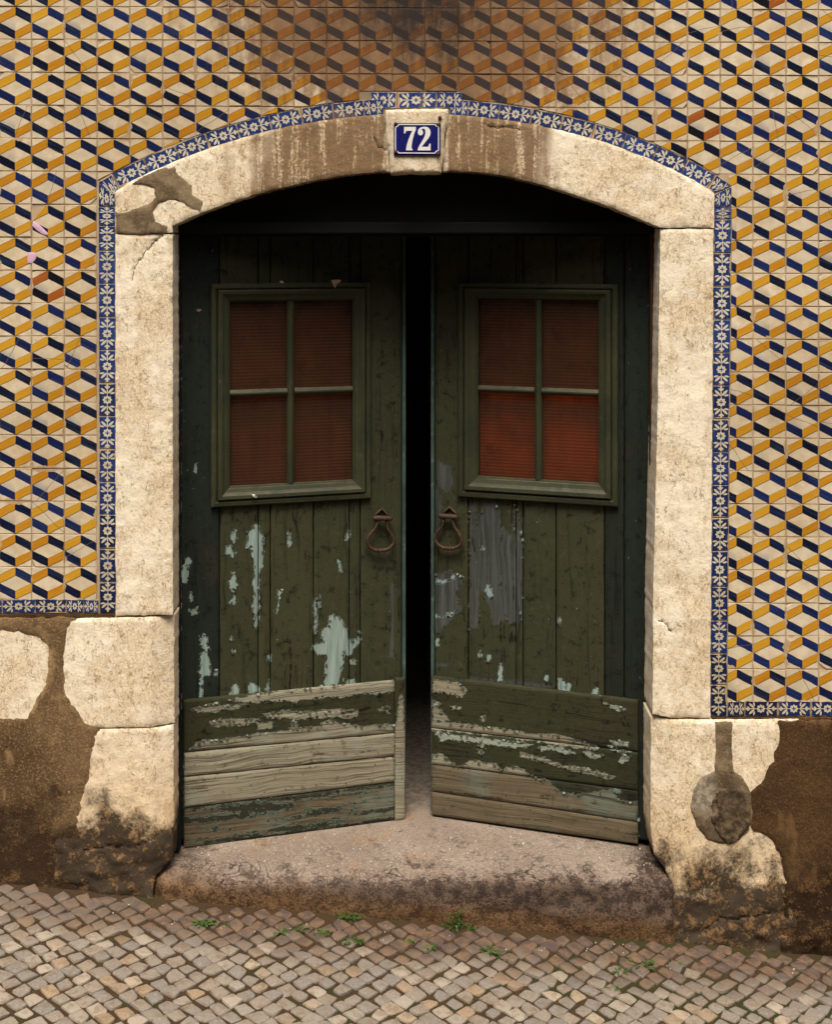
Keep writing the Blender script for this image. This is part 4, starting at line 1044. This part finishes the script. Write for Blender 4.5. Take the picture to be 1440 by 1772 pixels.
def build_leaf(L, joints, mint, grey, win, kick, handle, dark_first):
    # win: outer px left/right(hinge->free), glass px, bar px, y rows
    so = sorted((L.sz(win['o'][0], 690)[0], L.sz(win['o'][1], 690)[0])); sg = sorted((L.sz(win['g'][0], 690)[0], L.sz(win['g'][1], 690)[0]))
    mid = (win['o'][0] + win['o'][1]) / 2
    zo = (L.sz(mid, win['oy'][1])[1], L.sz(mid, win['oy'][0])[1]); zg = (L.sz(mid, win['gy'][1])[1], L.sz(mid, win['gy'][0])[1])
    sb, zb = L.sz(win['b'][0], win['b'][1])
    hole = (sg[0]-0.006, sg[1]+0.006, zg[0]-0.006, zg[1]+0.006)
    top, bot = 2.79, 0.022
    ss = [0.004] + [L.sz(j, 1000)[0] for j in joints[1:-1]] + [L.width - 0.012]
    for i, (a, b) in enumerate(zip(ss, ss[1:])):
        h = hole if (b > hole[0] and a < hole[1]) else None
        spans = [(bot, top)]
        if h and a + .0014 >= hole[0] - .002 and b - .0014 <= hole[1] + .002: spans, h = [(bot, hole[2]), (hole[3], top)], None
        for z0_, z1_ in spans:
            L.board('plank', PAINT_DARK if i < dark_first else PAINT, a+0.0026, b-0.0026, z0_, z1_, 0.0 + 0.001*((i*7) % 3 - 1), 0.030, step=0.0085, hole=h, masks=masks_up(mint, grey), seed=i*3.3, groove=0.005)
    mb = MB(); hs = [(0.004, hole[0]-.004, bot, top), (hole[1]+.004, L.width-.012, bot, top), (hole[0]-.004, hole[1]+.004, bot, hole[2]-.004), (hole[0]-.004, hole[1]+.004, hole[3]+.004, top)]
    for a, b, c, d in hs: mb.box(a, b, 0.0302, 0.045, c, d)
    L.part('backing_board', mb, DARKWOOD, None, False)
    mb = MB(); mb.box(L.width-0.0112, L.width+0.004, -0.010, 0.046, bot, top, 0.003); L.part('edge_strip', mb, EDGEPAINT, None, False)
    # moulded window frame, mitred
    prof = [(0.0, 0.001), (0.0, -0.018), (0.05, -0.024), (0.22, -0.026), (0.27, -0.024), (0.29, -0.014), (0.33, -0.014), (0.35, -0.030), (0.40, -0.034), (0.56, -0.033), (0.64, -0.027), (0.72, -0.022), (0.90, -0.016), (0.93, -0.010), (1.0, -0.008), (1.0, 0.029)]
    v, f = [], []
    for t, y in prof:
        a, b = so[0]+(sg[0]-so[0])*t, so[1]+(sg[1]-so[1])*t; c, d = zo[0]+(zg[0]-zo[0])*t, zo[1]+(zg[1]-zo[1])*t
        v += [(a, y, c), (b, y, c), (b, y, d), (a, y, d)]
    for k in range(len(prof)-1):
        for i in range(4): j = (i+1) % 4; f.append((4*k+i, 4*k+j, 4*k+4+j, 4*k+4+i))
    mb = MB(); mb.add(v, f); fr = L.part('window_frame', mb, MOULD, None, False)
    def bar(p0, p1, horiz):
        cs = [(-.0165, .012), (-.0165, .000), (-.011, -.008), (-.003, -.014), (.003, -.014), (.011, -.008), (.0165, .000), (.0165, .012)]
        n = len(cs); vv = []
        for p in (p0, p1):
            for o, y in cs: vv.append((p[0], y, p[1]+o) if horiz else (p[0]+o, y, p[1]))
        ff = [(i, (i+1) % n, n+(i+1) % n, n+i) for i in range(n)] + [tuple(range(n)), tuple(range(2*n-1, n-1, -1))]
        m2 = MB(); m2.add(vv, ff); return L.part('glazing_bar', m2, MOULD if random.random() < 2 else MOULD, fr, False)
    bar((sb, zg[0]+.001), (sb, zg[1]-.001), False)
    bar((sg[0]+.001, zb), (sb-.0172, zb), True); bar((sb+.0172, zb), (sg[1]-.001, zb), True)
    for a, b in ((sg[0], sb-.001), (sb+.001, sg[1])):
        for c, d in ((zg[0], zb-.001), (zb+.001, zg[1])):
            m2 = MB(); m2.box(a, b, 0.0122, 0.016, c, d); L.part('pane', m2, GLASS, fr, False)
    # cloth hung behind the glass
    nx = 60; v, f = [], []
    for i in range(nx+1):
        s_ = hole[0]-.02 + (hole[1]-hole[0]+.04)*i/nx; y = 0.062 + 0.006*math.sin(i*0.9) + 0.004*math.sin(i*0.37+1)
        v += [(s_, y, hole[2]-.03), (s_, y, hole[3]+.03)]
        if i: f.append((2*i-2, 2*i, 2*i+1, 2*i-1))
    zc = zb if L.side < 0 else hole[2] - .03  # right leaf: upper panes' shading partly put in as a duller cloth
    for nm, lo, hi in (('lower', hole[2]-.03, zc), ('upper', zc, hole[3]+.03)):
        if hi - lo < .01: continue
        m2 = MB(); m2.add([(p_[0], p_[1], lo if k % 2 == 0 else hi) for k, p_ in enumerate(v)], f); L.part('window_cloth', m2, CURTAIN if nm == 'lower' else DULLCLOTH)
    # kick boards
    k0, k1 = kick['px']                     # hinge side, free side
    s0 = L.sz(k0, 1300, -.02)[0]; s1 = L.sz(k1, 1300, -.02)[0]
    zt = [(L.sz(k0, kick['h'][i], -.02)[1], L.sz(k1, kick['f'][i], -.02)[1]) for i in range(len(kick['h']))]
    for i in range(len(zt)-1):
        hi, lo = zt[i], zt[i+1]
        mt = PAINT_HB if kick['brown'][i] else PAINT_H
        mk = masks_streak if kick['brown'][i] == 1 else masks_kick(kick['bare'], kick['mint'])
        L.board('kick_board', mt, s0, s1, (lo[0]+.0024, lo[1]+.0024), (hi[0]-.0024, hi[1]-.0024), -0.022 - 0.0012*(i % 2), -0.002, step=0.0075, masks=mk, seed=20+i*2.7, groove=0.004)
    q_ = random.Random(int(k0)); m2 = MB()
    for i in range(len(zt)-1):
        for k in range(7):
            t = (k + .5)/7 + q_.uniform(-.03, .03); w_ = q_.choice((.2, .8)) + q_.uniform(-.06, .06)
            s_n = s0 + (s1-s0)*t; hi = zt[i][0] + (zt[i][1]-zt[i][0])*t; lo = zt[i+1][0] + (zt[i+1][1]-zt[i+1][0])*t
            m2.tube([(s_n, -.020, lo+(hi-lo)*w_), (s_n, -.0245, lo+(hi-lo)*w_)], [.0032, .0028], 6)
    tag(L.part('nail_heads', m2, RUSTDARK, None, False), kind='stuff')
    if kick.get('strip'):
        a, b, t_, b_ = kick['strip']
        sa, sb_ = L.sz(a, 1300, -.03)[0], L.sz(b, 1300, -.03)[0]
        L.board('kick_strip', PAINT_H, sa+.001, sb_, L.sz(b, b_, -.03)[1], L.sz(b, t_, -.03)[1], -0.030, -0.0122, step=0.006,
                masks=lambda px, py, q, z: np.c_[0*px, field(px, py, [[(a-5, 1300), (b-6, 1200), (b+5, 1310), (b+5, 1440), (a-5, 1440)]], 8.0), 0*px], seed=31)
    # drop handle
    cx, cy, tilt = handle
    s_, z_ = L.sz(cx, cy, -.02); sc = 1.12 / (PPM * DIST / (DIST + 0.45)); c_, t_ = math.cos(tilt), math.sin(tilt)
    def hp(dx, dz, y): dx *= L.side; dx, dz = dx*c_ - dz*t_*L.side, dz*c_ + dx*t_*L.side; return (s_ + dx*sc, y, z_ + dz*sc)
    m2 = MB(); m2.tube([hp(-15, 0, -.030), hp(-12, 0, -.032), hp(12, 0, -.032), hp(15, 0, -.030)], [.0095, .0120, .0120, .0095], 8)
    m2.tube([hp(-11, 1, -.012), hp(-8, 6, -.010), hp(0, 13, -.009), hp(8, 6, -.010), hp(11, 1, -.012)], .0055, 6)
    m2.tube([hp(-9, -1, -.032), hp(-9, -2, 0.002)], .006, 6); m2.tube([hp(9, -1, -.032), hp(9, -2, 0.002)], .006, 6)
    hd = L.part('handle', m2, RUST)
    ring = [(-7,-2),(-8,-9),(-10,-16),(-16,-23),(-21,-31),(-21.5,-38),(-17,-45),(-9,-49),(0,-50),(9,-49),(17,-45),(21.5,-38),(21,-31),(16,-23),(10,-16),(8,-9),(7,-2)]
    m2 = MB(); m2.tube([hp(a, b, -.030) for a, b in ring], [.0065]*3 + [.0080]*11 + [.0065]*3, 8); L.part('ring', m2, RUST, hd)
    m2 = MB()
    for q in (-7, -2.4, 2.4, 7): m2.tube([hp(q-1.9, -49.3, -.030), hp(q, -49.5, -.030), hp(q+1.9, -49.3, -.030)], [.0075, .0115, .0075], 8)
    L.part('knot', m2, RUST, hd)

def curls(L, polys, ly, seed, zr):
    q = random.Random(seed); parts = (MB(), MB())
    for poly in polys:
        ar = sum(a[0]*b[1]-b[0]*a[1] for a, b in zip(poly, poly[1:] + poly[:1]))
        for (ax, ay), (bx, by) in zip(poly, poly[1:] + poly[:1]):
            d = math.hypot(bx-ax, by-ay); n = max(1, int(d/7))
            for k in range(n):
                if q.random() > 0.55: continue
                t = (k + q.random())/n; cx, cy = ax+(bx-ax)*t, ay+(by-ay)*t
                if not (zr[0] < cy < zr[1]): continue
                tx, ty = (bx-ax)/d, (by-ay)/d; nx_, ny_ = (-ty, tx) if ar > 0 else (ty, -tx)       # inwards
                w_ = q.uniform(1.2, 3.6); r_ = q.uniform(1.5, 4.5); off = q.uniform(-3.5, 0.5)
                pts = [(cx - tx*w_ + nx_*off, cy - ty*w_ + ny_*off, .0006), (cx + tx*w_ + nx_*off, cy + ty*w_ + ny_*off, .0006),
                       (cx + tx*w_*q.uniform(.2, .8) + nx_*(off+r_), cy + ty*w_*.5 + ny_*(off+r_), q.uniform(.003, .007)), (cx - tx*w_*q.uniform(.2, .8) + nx_*(off+r_*.8), cy - ty*w_*.5 + ny_*(off+r_*.8), q.uniform(.002, .006))]
                v = []
                for px, py, lift in pts:
                    s_, z_ = L.sz(px, py, ly); v.append((s_, ly - lift - .001, z_))
                v += [(p_[0], p_[1] + .0012, p_[2]) for p_ in v]
                parts[0 if q.random() < 0.72 else 1].add(v, [(0,1,2,3), (7,6,5,4), (0,4,5,1), (1,5,6,2), (2,6,7,3), (3,7,4,0)])
    for m2, mt in zip(parts, (CURL, CURL_PALE)):
        if m2.v: tag(L.part('curled_paint', m2, mt, None, False), kind='stuff')

def flake(L, px, py, ly, pts, mat):
    s_, z_ = L.sz(px, py, ly); k = 1/380.0
    v = [(s_ + L.side*a*k, ly - 0.004 - 0.003*((i*5) % 3), z_ - b*k) for i, (a, b) in enumerate(pts)]; n = len(v)
    m2 = MB(); m2.add(v + [(p_[0], p_[1]+.0025, p_[2]) for p_ in v], [tuple(range(n))] + [(i, i+n, (i+1) % n+n, (i+1) % n) for i in range(n)]); L.part('paint_flake', m2, FLAKE if mat is None else mat, None, False)

left = Leaf(1, (305, 0.20), (700, 0.51), 'left green plank door ajar with teal-flaked paint and pale bare kick boards')
right = Leaf(-1, (1128, 0.20), (748, 0.535), 'right green plank door ajar with grey primer patch and orange-lit lower panes')
build_leaf(left, [305,380,447,468,543,605,624,690], MINT_L, GREY_L,
           dict(o=(364,640), g=(397,610), oy=(490,869), gy=(521,836), b=(503,678)),
           dict(px=(319,683), h=(1211,1302,1344,1398,1468), f=(1177,1268,1308,1353,1419.5), brown=(0,0,0,1), bare=BARE_KL, mint=[], strip=(684,701,1173,1418)), (661,896,-0.09), 1)
build_leaf(right, [1128,1080,1046,962,905,893,810,748], MINT_R, GREY_R,
           dict(o=(1071,795), g=(1037,828), oy=(491,867), gy=(519,830), b=(932,677)),
           dict(px=(1104,747), h=(1211,1301,1368,1422,1461), f=(1169,1259,1322,1369,1410), brown=(0,0,2,2), bare=BARE_KR, mint=MINT_KR), (777,893,0.0), 2)

curls(left, MINT_L, 0.0, 1, (870, 1172)); curls(left, BARE_KL, -.024, 2, (1185, 1460))
curls(right, MINT_R + GREY_R[:2], 0.0, 3, (870, 1165)); curls(right, BARE_KR + MINT_KR, -.024, 4, (1178, 1452))
flake(left, 580, 491, -.026, [(-8,-6),(2,-7),(11,-6),(5,1),(1,3),(-1,9),(-4,2)], FLAKE_TAN)
flake(left, 440, 858, -.034, [(-4,-3),(1,-3),(5,2),(3,4),(-2,1)], None)
flake(left, 487, 489, -.026, [(-4,-1),(0,-3),(4,0),(1,2)], None)
flake(left, 343, 537, -.001, [(-5,-1),(1,-3),(6,0),(0,3)], FLAKE_TAN)

# ------------------------------------------------------------------ number plate
plate = empty('number_plate', (X(722), -0.052, Z(242)))
tag(plate, 'blue enamel house number plate reading 72 on the keystone', 'number plate')
def pz8(a, b): return X(640 + a/9.0) - X(722), Z(150 + b/9.0) - Z(242)
mb = MB(); a, b = pz8(378, 1086); c, d = pz8(1100, 588)
nx_, nz_ = 12, 8; v, f = [], []
for i in range(nx_+1):
    for j in range(nz_+1):
        u_, w_ = i/nx_*2-1, j/nz_*2-1
        v.append((a + (c-a)*i/nx_, -0.0045 + 0.003*max(u_*u_, w_*w_)**2, b + (d-b)*j/nz_))
for i in range(nx_):
    for j in range(nz_): k = i*(nz_+1)+j; f.append((k, k+nz_+1, k+nz_+2, k+1))
mb.add(v, f); mb.box(a+.0005, c-.0005, -0.0012, 0.006, b+.0005, d-.0005)
mb.build('plate', BLUE, plate)
def flat_shape(name, outlines, mat, parent, y0, y1):
    mb = MB()
    for poly in outlines:
        vo, _, fo, _, _, _ = delaunay_2d_cdt([Vector(p) for p in poly], [], [list(range(len(poly)))], 1, 1e-7)
        n = len(vo); ar = sum(p[0]*q[1]-q[0]*p[1] for p, q in zip(poly, poly[1:] + poly[:1])); L_ = len(poly)
        side = [(i, i+n, (i+1) % L_ + n, (i+1) % L_) for i in range(L_)] if n == L_ else []
        mb.add([(p.x, y0, p.y) for p in vo] + [(p.x, y1, p.y) for p in vo], [tuple(q) for q in fo] + side)
    return mb.build(name, mat, parent, False)
seven = [(535,648),(718,648),(718,690),(690,760),(664,860),(650,950),(654,985),(668,990),(668,1008),(565,1008),(577,930),(602,850),(637,760),(664,708),(590,708),(562,718),(556,748),(537,748)]
two = [(748,724),(754,694),(778,664),(815,649),(860,645),(905,655),(935,685),(945,730),(938,775),(915,820),(882,862),(848,902),(818,942),(806,955),(900,955),(914,945),(924,910),(945,903),(945,1010),(748,1010),(748,985),(775,930),(812,870),(848,805),(866,745),(862,695),(842,675),(818,676),(803,690),(822,706),(831,735),(821,765),(795,779),(765,771),(751,751)]
flat_shape('digit', [[pz8(*p) for p in seven]], ENWHITE, plate, -0.0058, -0.0030)
flat_shape('digit', [[pz8(*p) for p in two]], ENWHITE, plate, -0.0058, -0.0030)
def strokes(pts, w):
    out = []
    for p, q in zip(pts, pts[1:]):
        p, q = Vector(p), Vector(q); t = (q-p).normalized(); n = Vector((-t.y, t.x))*w/2
        out.append([tuple(p-n), tuple(q-n), tuple(q+n), tuple(p+n)])
    return out
rim = [(450,610),(1020,610)], [(1020,610),(1028,634),(1068,640)], [(1068,640),(1068,1012)], [(1068,1012),(1040,1018),(1020,1035),(1016,1052)], [(1016,1052),(452,1048)], [(452,1048),(436,1024),(404,1018)], [(404,1018),(404,650)], [(404,650),(432,642),(444,626),(450,610)]
flat_shape('border_line', [s_ for r_ in rim for s_ in strokes([pz8(*p) for p in r_], 0.0040)], ENWHITE, plate, -0.0050, -0.0015)
for p in ((405,600),(1068,610),(408,1030),(1062,1062)):
    q = pz8(*p); m2 = MB(); m2.tube([(q[0], 0.01, q[1]), (q[0], -0.006, q[1]), (q[0], -0.009, q[1])], [.008, .008, .004], 8); m2.build('screw', RUST, plate)
q = pz8(1090, 505); m2 = MB(); m2.tube([(q[0], 0.012, q[1]), (q[0], -0.002, q[1]), (q[0], -0.004, q[1])], [.009, .008, .004], 8); o = m2.build('bolt', RUST, doorway)
o.location = plate.location

# ------------------------------------------------------------------ cobbles
pave = empty('pavement', (0, -0.4, gz(0, -0.4))); tag(pave, 'sloping pavement of small pale limestone cobbles set diagonally', kind='structure')
A = 0.0690
cob = []
for k in range(9):
    q = random.Random(100+k); n4 = [(-.5,-.5),(.5,-.5),(.5,.5),(-.5,.5)]; poly = []
    for i, (a, b) in enumerate(n4):
        a2, b2 = a*A*0.90 + q.uniform(-.0075, .0075), b*A*0.90 + q.uniform(-.0075, .0075)
        if q.random() < 0.38:
            p = Vector((a2, b2)); c1 = Vector(n4[i-1])*A*.9 - p; c2 = Vector(n4[(i+1) % 4])*A*.9 - p
            poly += [tuple(p + c1*q.uniform(.08, .22)), tuple(p + c2*q.uniform(.08, .22))]
        else: poly.append((a2, b2))
    n = len(poly); v = []
    for sc_, z_ in ((1.0, -.035), (1.0, .0022), (.955, .0052), (.84, .0060)):
        v += [(x*sc_, y*sc_, z_ + q.uniform(-.0010, .0010)) for x, y in poly]
    v.append((0, 0, .0064)); f = []
    for r_ in range(3):
        for i in range(n): j = (i+1) % n; f.append((r_*n+i, r_*n+j, (r_+1)*n+j, (r_+1)*n+i))
    f += [(3*n+i, 3*n+(i+1) % n, 4*n) for i in range(n)]
    me = mesh('cobble', v, f, True); me.materials.append(COBBLE); cob.append((me, v, f))
spots = []
nrm = Vector((0.087, -0.025, 1)).normalized(); tilt = Vector((0, 0, 1)).rotation_difference(nrm).to_matrix().to_4x4()
q = random.Random(5); ang = math.radians(45 + 3)
for i in range(-60, 61):
    for j in range(-60, 61):
        a, b = i*A*1.03, j*A*1.0 + 0.006*math.sin(i*0.7) + 0.004*math.sin(i*2.1)
        a += 0.006*math.sin(j*0.55 + 1)
        x = a*math.cos(ang) - b*math.sin(ang) + q.gauss(0, .0022); y = a*math.sin(ang) + b*math.cos(ang) - 0.6 + q.gauss(0, .0022)
        wallx = -0.082 if -1.2 < x < 1.2 else -0.058
        if y > wallx + q.uniform(-.01, .012) or y < -1.9 or abs(x) > 2.7: continue
        px, py = proj(x, y, gz(x, y))
        vis = -20 < px < 1460 and py < 1790
        spots.append((not vis, y, x, q.randrange(9), q.gauss(0, .07) + q.choice((0, 1, 2, 3))*math.pi/2, q.uniform(.82, 1.10), q.uniform(.86, 1.10), q.gauss(0, .045), q.gauss(0, .045), q.uniform(-.004, .003)))
spots.sort()
pinv = pave.matrix_basis.inverted() if False else Matrix.Translation((0, 0.4, -gz(0, -0.4)))
sv, sf, srnd = [], [], []
for i, (hid, y, x, k, rz, sx, sy, tx, ty, dz) in enumerate(spots):
    M4 = pinv @ Matrix.Translation((x, y, gz(x, y) + dz)) @ tilt @ Matrix.Rotation(tx, 4, 'X') @ Matrix.Rotation(ty, 4, 'Y') @ Matrix.Rotation(ang + rz, 4, 'Z') @ Matrix.Diagonal((sx, sy, 1, 1))
    if i < 300:
        o = link('cobble', cob[k][0], None, pave); o.matrix_local = M4
    else:
        n = len(sv); sv += [tuple(M4 @ Vector(p)) for p in cob[k][1]]; sf += [tuple(a+n for a in g_) for g_ in cob[k][2]]; srnd += [random.random()] * len(cob[k][1])
o = link('outlying_cobbles', mesh('outlying_cobbles', sv, sf, True, {'rnd': srnd}), COBBLE, pave); tag(o, kind='stuff')
N_COB = (len([s_ for s_ in spots if not s_[0]]), len(spots))

# ------------------------------------------------------------------ weeds and litter
def on_street(px, py):
    dx, dy, dz = X(px), DIST, Z(py) - CAMZ
    # CAMZ + t dz = gz(t dx, -DIST + t dy)
    t = (gz(0, 0) - 0.025*DIST - CAMZ) / (dz + 0.087*dx - 0.025*dy)
    return Vector((t*dx, -DIST + t*dy, CAMZ + t*dz))
def weed(loc, n, size, label, spread=0.03, tall=0.5, name='weed', seed=0):
    q = random.Random(seed); mb = MB()
    for i in range(n):
        a = q.uniform(0, 2*math.pi); r_ = spread*math.sqrt(q.random()); bx, by = r_*math.cos(a)*1.5, r_*math.sin(a)*.7
        h = size*q.uniform(.2, 1.0)*tall; L_ = size*q.uniform(.35, .75); w_ = L_*q.uniform(.22, .38); d = Vector((math.cos(a), math.sin(a), 0)); s_ = Vector((-d.y, d.x, 0))
        b0 = Vector((0, 0, 0)); tip = Vector((bx, by, 0)) + d*L_*.45 + Vector((0, 0, h))
        mb.tube([b0 - Vector((0, 0, .008)), b0*.5 + tip*.5 + Vector((0, 0, h*.15)), tip], .0009, 4, False)
        e1 = tip + d*L_*.5 + Vector((0, 0, q.uniform(-.1, .25)*L_)); e2 = tip + d*L_ + Vector((0, 0, q.uniform(-.3, .2)*L_)); up = Vector((0, 0, L_*.08))
        mb.add([tip, e1 - s_*w_ + up, e1, e1 + s_*w_ + up, e2], [(0, 2, 1), (0, 3, 2), (1, 2, 4), (2, 3, 4)])
    o = mb.build(name, LEAF, None, False); o.location = loc
    tag(o, label, 'weed', 'weeds in the pavement joints'); return o
WEEDS = [((604,1568), 26, .034, 'leafy green weed tuft at foot of the doorstep, below the left door'),
 ((787,1583), 8, .040, 'clover-like sprig growing against the doorstep front, below the right door handle'),
 ((812,1588), 9, .026, 'tiny round weed at doorstep foot just right of the clover sprig'),
 ((350,1600), 22, .036, 'leftmost green weed clump among the cobbles'),
 ((392,1606), 10, .022, 'small weed just right of the leftmost clump'),
 ((487,1615), 16, .026, 'low weed among the cobbles below the left door middle'),
 ((522,1610), 14, .028, 'first of the two neighbouring weeds left of the step middle'),
 ((558,1617), 20, .030, 'second of the two neighbouring weeds left of the step middle'),
 ((610,1632), 24, .034, 'spreading weed on the cobbles straight below the doorstep tuft'),
 ((705,1632), 16, .026, 'low weed on the cobbles below the gap between doors'),
 ((745,1642), 18, .028, 'weed on the cobbles just right of the door gap'),
 ((850,1648), 20, .032, 'dark green weed among cobbles below the right door handle'),
 ((872,1660), 14, .026, 'small weed touching the dark green one, lower right of it'),
 ((1006,1611), 14, .028, 'weed among brown cobbles near the right end of the doorstep'),
 ((1110,1674), 12, .046, 'upright bright green weed, largest at right among the cobbles'),
 ((1075,1684), 18, .030, 'flat mossy weed just left of the bright upright one'),
 ((1172,1668), 12, .024, 'small weed right of the bright upright one'),
 ((1062,1712), 12, .024, 'lowest small weed near the bottom edge at right')]
for i, (p, n, s_, lab) in enumerate(WEEDS):
    at_ = on_street(*p)
    if i in (0, 1, 2): at_ = Vector((W(p[0], 0, -.075)[0], -.075, gz(W(p[0], 0, -.075)[0], -.075)))
    weed(at_ + Vector((0, 0, .002)), int(n*1.4), s_*0.76, lab, spread=s_*0.70, seed=i)
weed(Vector((W(790, 0, -.072)[0], -.072, gz(W(790, 0, -.072)[0], -.072))), 18, .034, 'tall clover stems climbing the doorstep face', spread=.012, tall=2.2, seed=77)
# moss in the joints
q = random.Random(3); mb = MB()
for i in range(1500):
    px = 60 + 1380*q.random()**0.75; py = 1560 + 210*q.random()
    if fbm(np.array([px/90]), np.array([py/40]), 2.0, 3)[0] < 0.52: continue
    p = on_street(px, py)
    if p.y > -0.11: continue
    gi = (p.x*math.cos(ang) + (p.y+.6)*math.sin(ang))/(A*1.03); gj = (-p.x*math.sin(ang) + (p.y+.6)*math.cos(ang))/A
    if min(abs(gi - math.floor(gi) - .5), abs(gj - math.floor(gj) - .5)) > 0.10: continue
    if max(abs(gi - math.floor(gi) - .5), abs(gj - math.floor(gj) - .5)) < 0.0: continue
    for k in range(4):
        a = q.uniform(0, 6.28); r_ = q.uniform(.002, .006); c = p + Vector((q.gauss(0, .004), q.gauss(0, .004), -.006)); d = Vector((math.cos(a), math.sin(a), .9))*r_; s_ = Vector((-math.sin(a), math.cos(a), 0))*r_*.6
        mb.add([c - s_, c + s_, c + d + s_*.3, c + d - s_*.3], [(0, 1, 2, 3)])
o = mb.build('moss', LEAF, None, False); tag(o, 'thin green moss growing in the cobble joints', 'moss', kind='stuff')
# flakes of paint and grit on the step and by the wall
q = random.Random(9); mb = MB(); 
for i in range(110):
    x = q.uniform(-1.08, 1.06); y = q.choice((q.uniform(.02, .22), q.uniform(.05, .40)))
    lim = 0.17 + 0.30*(1 - abs(x)/1.07)
    if y > lim: continue
    r_ = q.uniform(.0008, .0030); a = q.uniform(0, 6.28); z = 0.004 - 0.02*max(0, (.10-y)/.1)
    pts = [(x + r_*math.cos(a+t)*q.uniform(.5, 1.6), y + r_*math.sin(a+t)*q.uniform(.5, 1), z) for t in (0, 1.3, 2.5, 3.9, 5.1)]
    mb.add(pts + [(p_[0], p_[1], p_[2]-.006) for p_ in pts], [(0,1,2,3,4)] + [(k, k+5, (k+1) % 5+5, (k+1) % 5) for k in range(5)])
for i in range(45):
    px = q.uniform(150, 1400); p = on_street(px, 1548 + (px-60)*.083 + q.uniform(0, 40)); r_ = q.uniform(.001, .0032); a = q.uniform(0, 6.28)
    if p.y > -0.06: continue
    pts = [(p.x + r_*math.cos(a+t)*q.uniform(.6, 1.4), p.y + r_*math.sin(a+t)*q.uniform(.6, 1), p.z+.010) for t in (0, 1.3, 2.5, 3.9, 5.1)]
    mb.add(pts + [(p_[0], p_[1], p_[2]-.004) for p_ in pts], [(0,1,2,3,4)] + [(k, k+5, (k+1) % 5+5, (k+1) % 5) for k in range(5)])
o = mb.build('paint_flakes', FLAKE, None, False); tag(o, 'pale paint flakes and grit scattered on the step', 'debris', kind='stuff')
print('tiles', N_TILES, 'cobbles', N_COB, 'tris', sum(len(o.data.polygons) for o in SC.objects if o.type == 'MESH'))
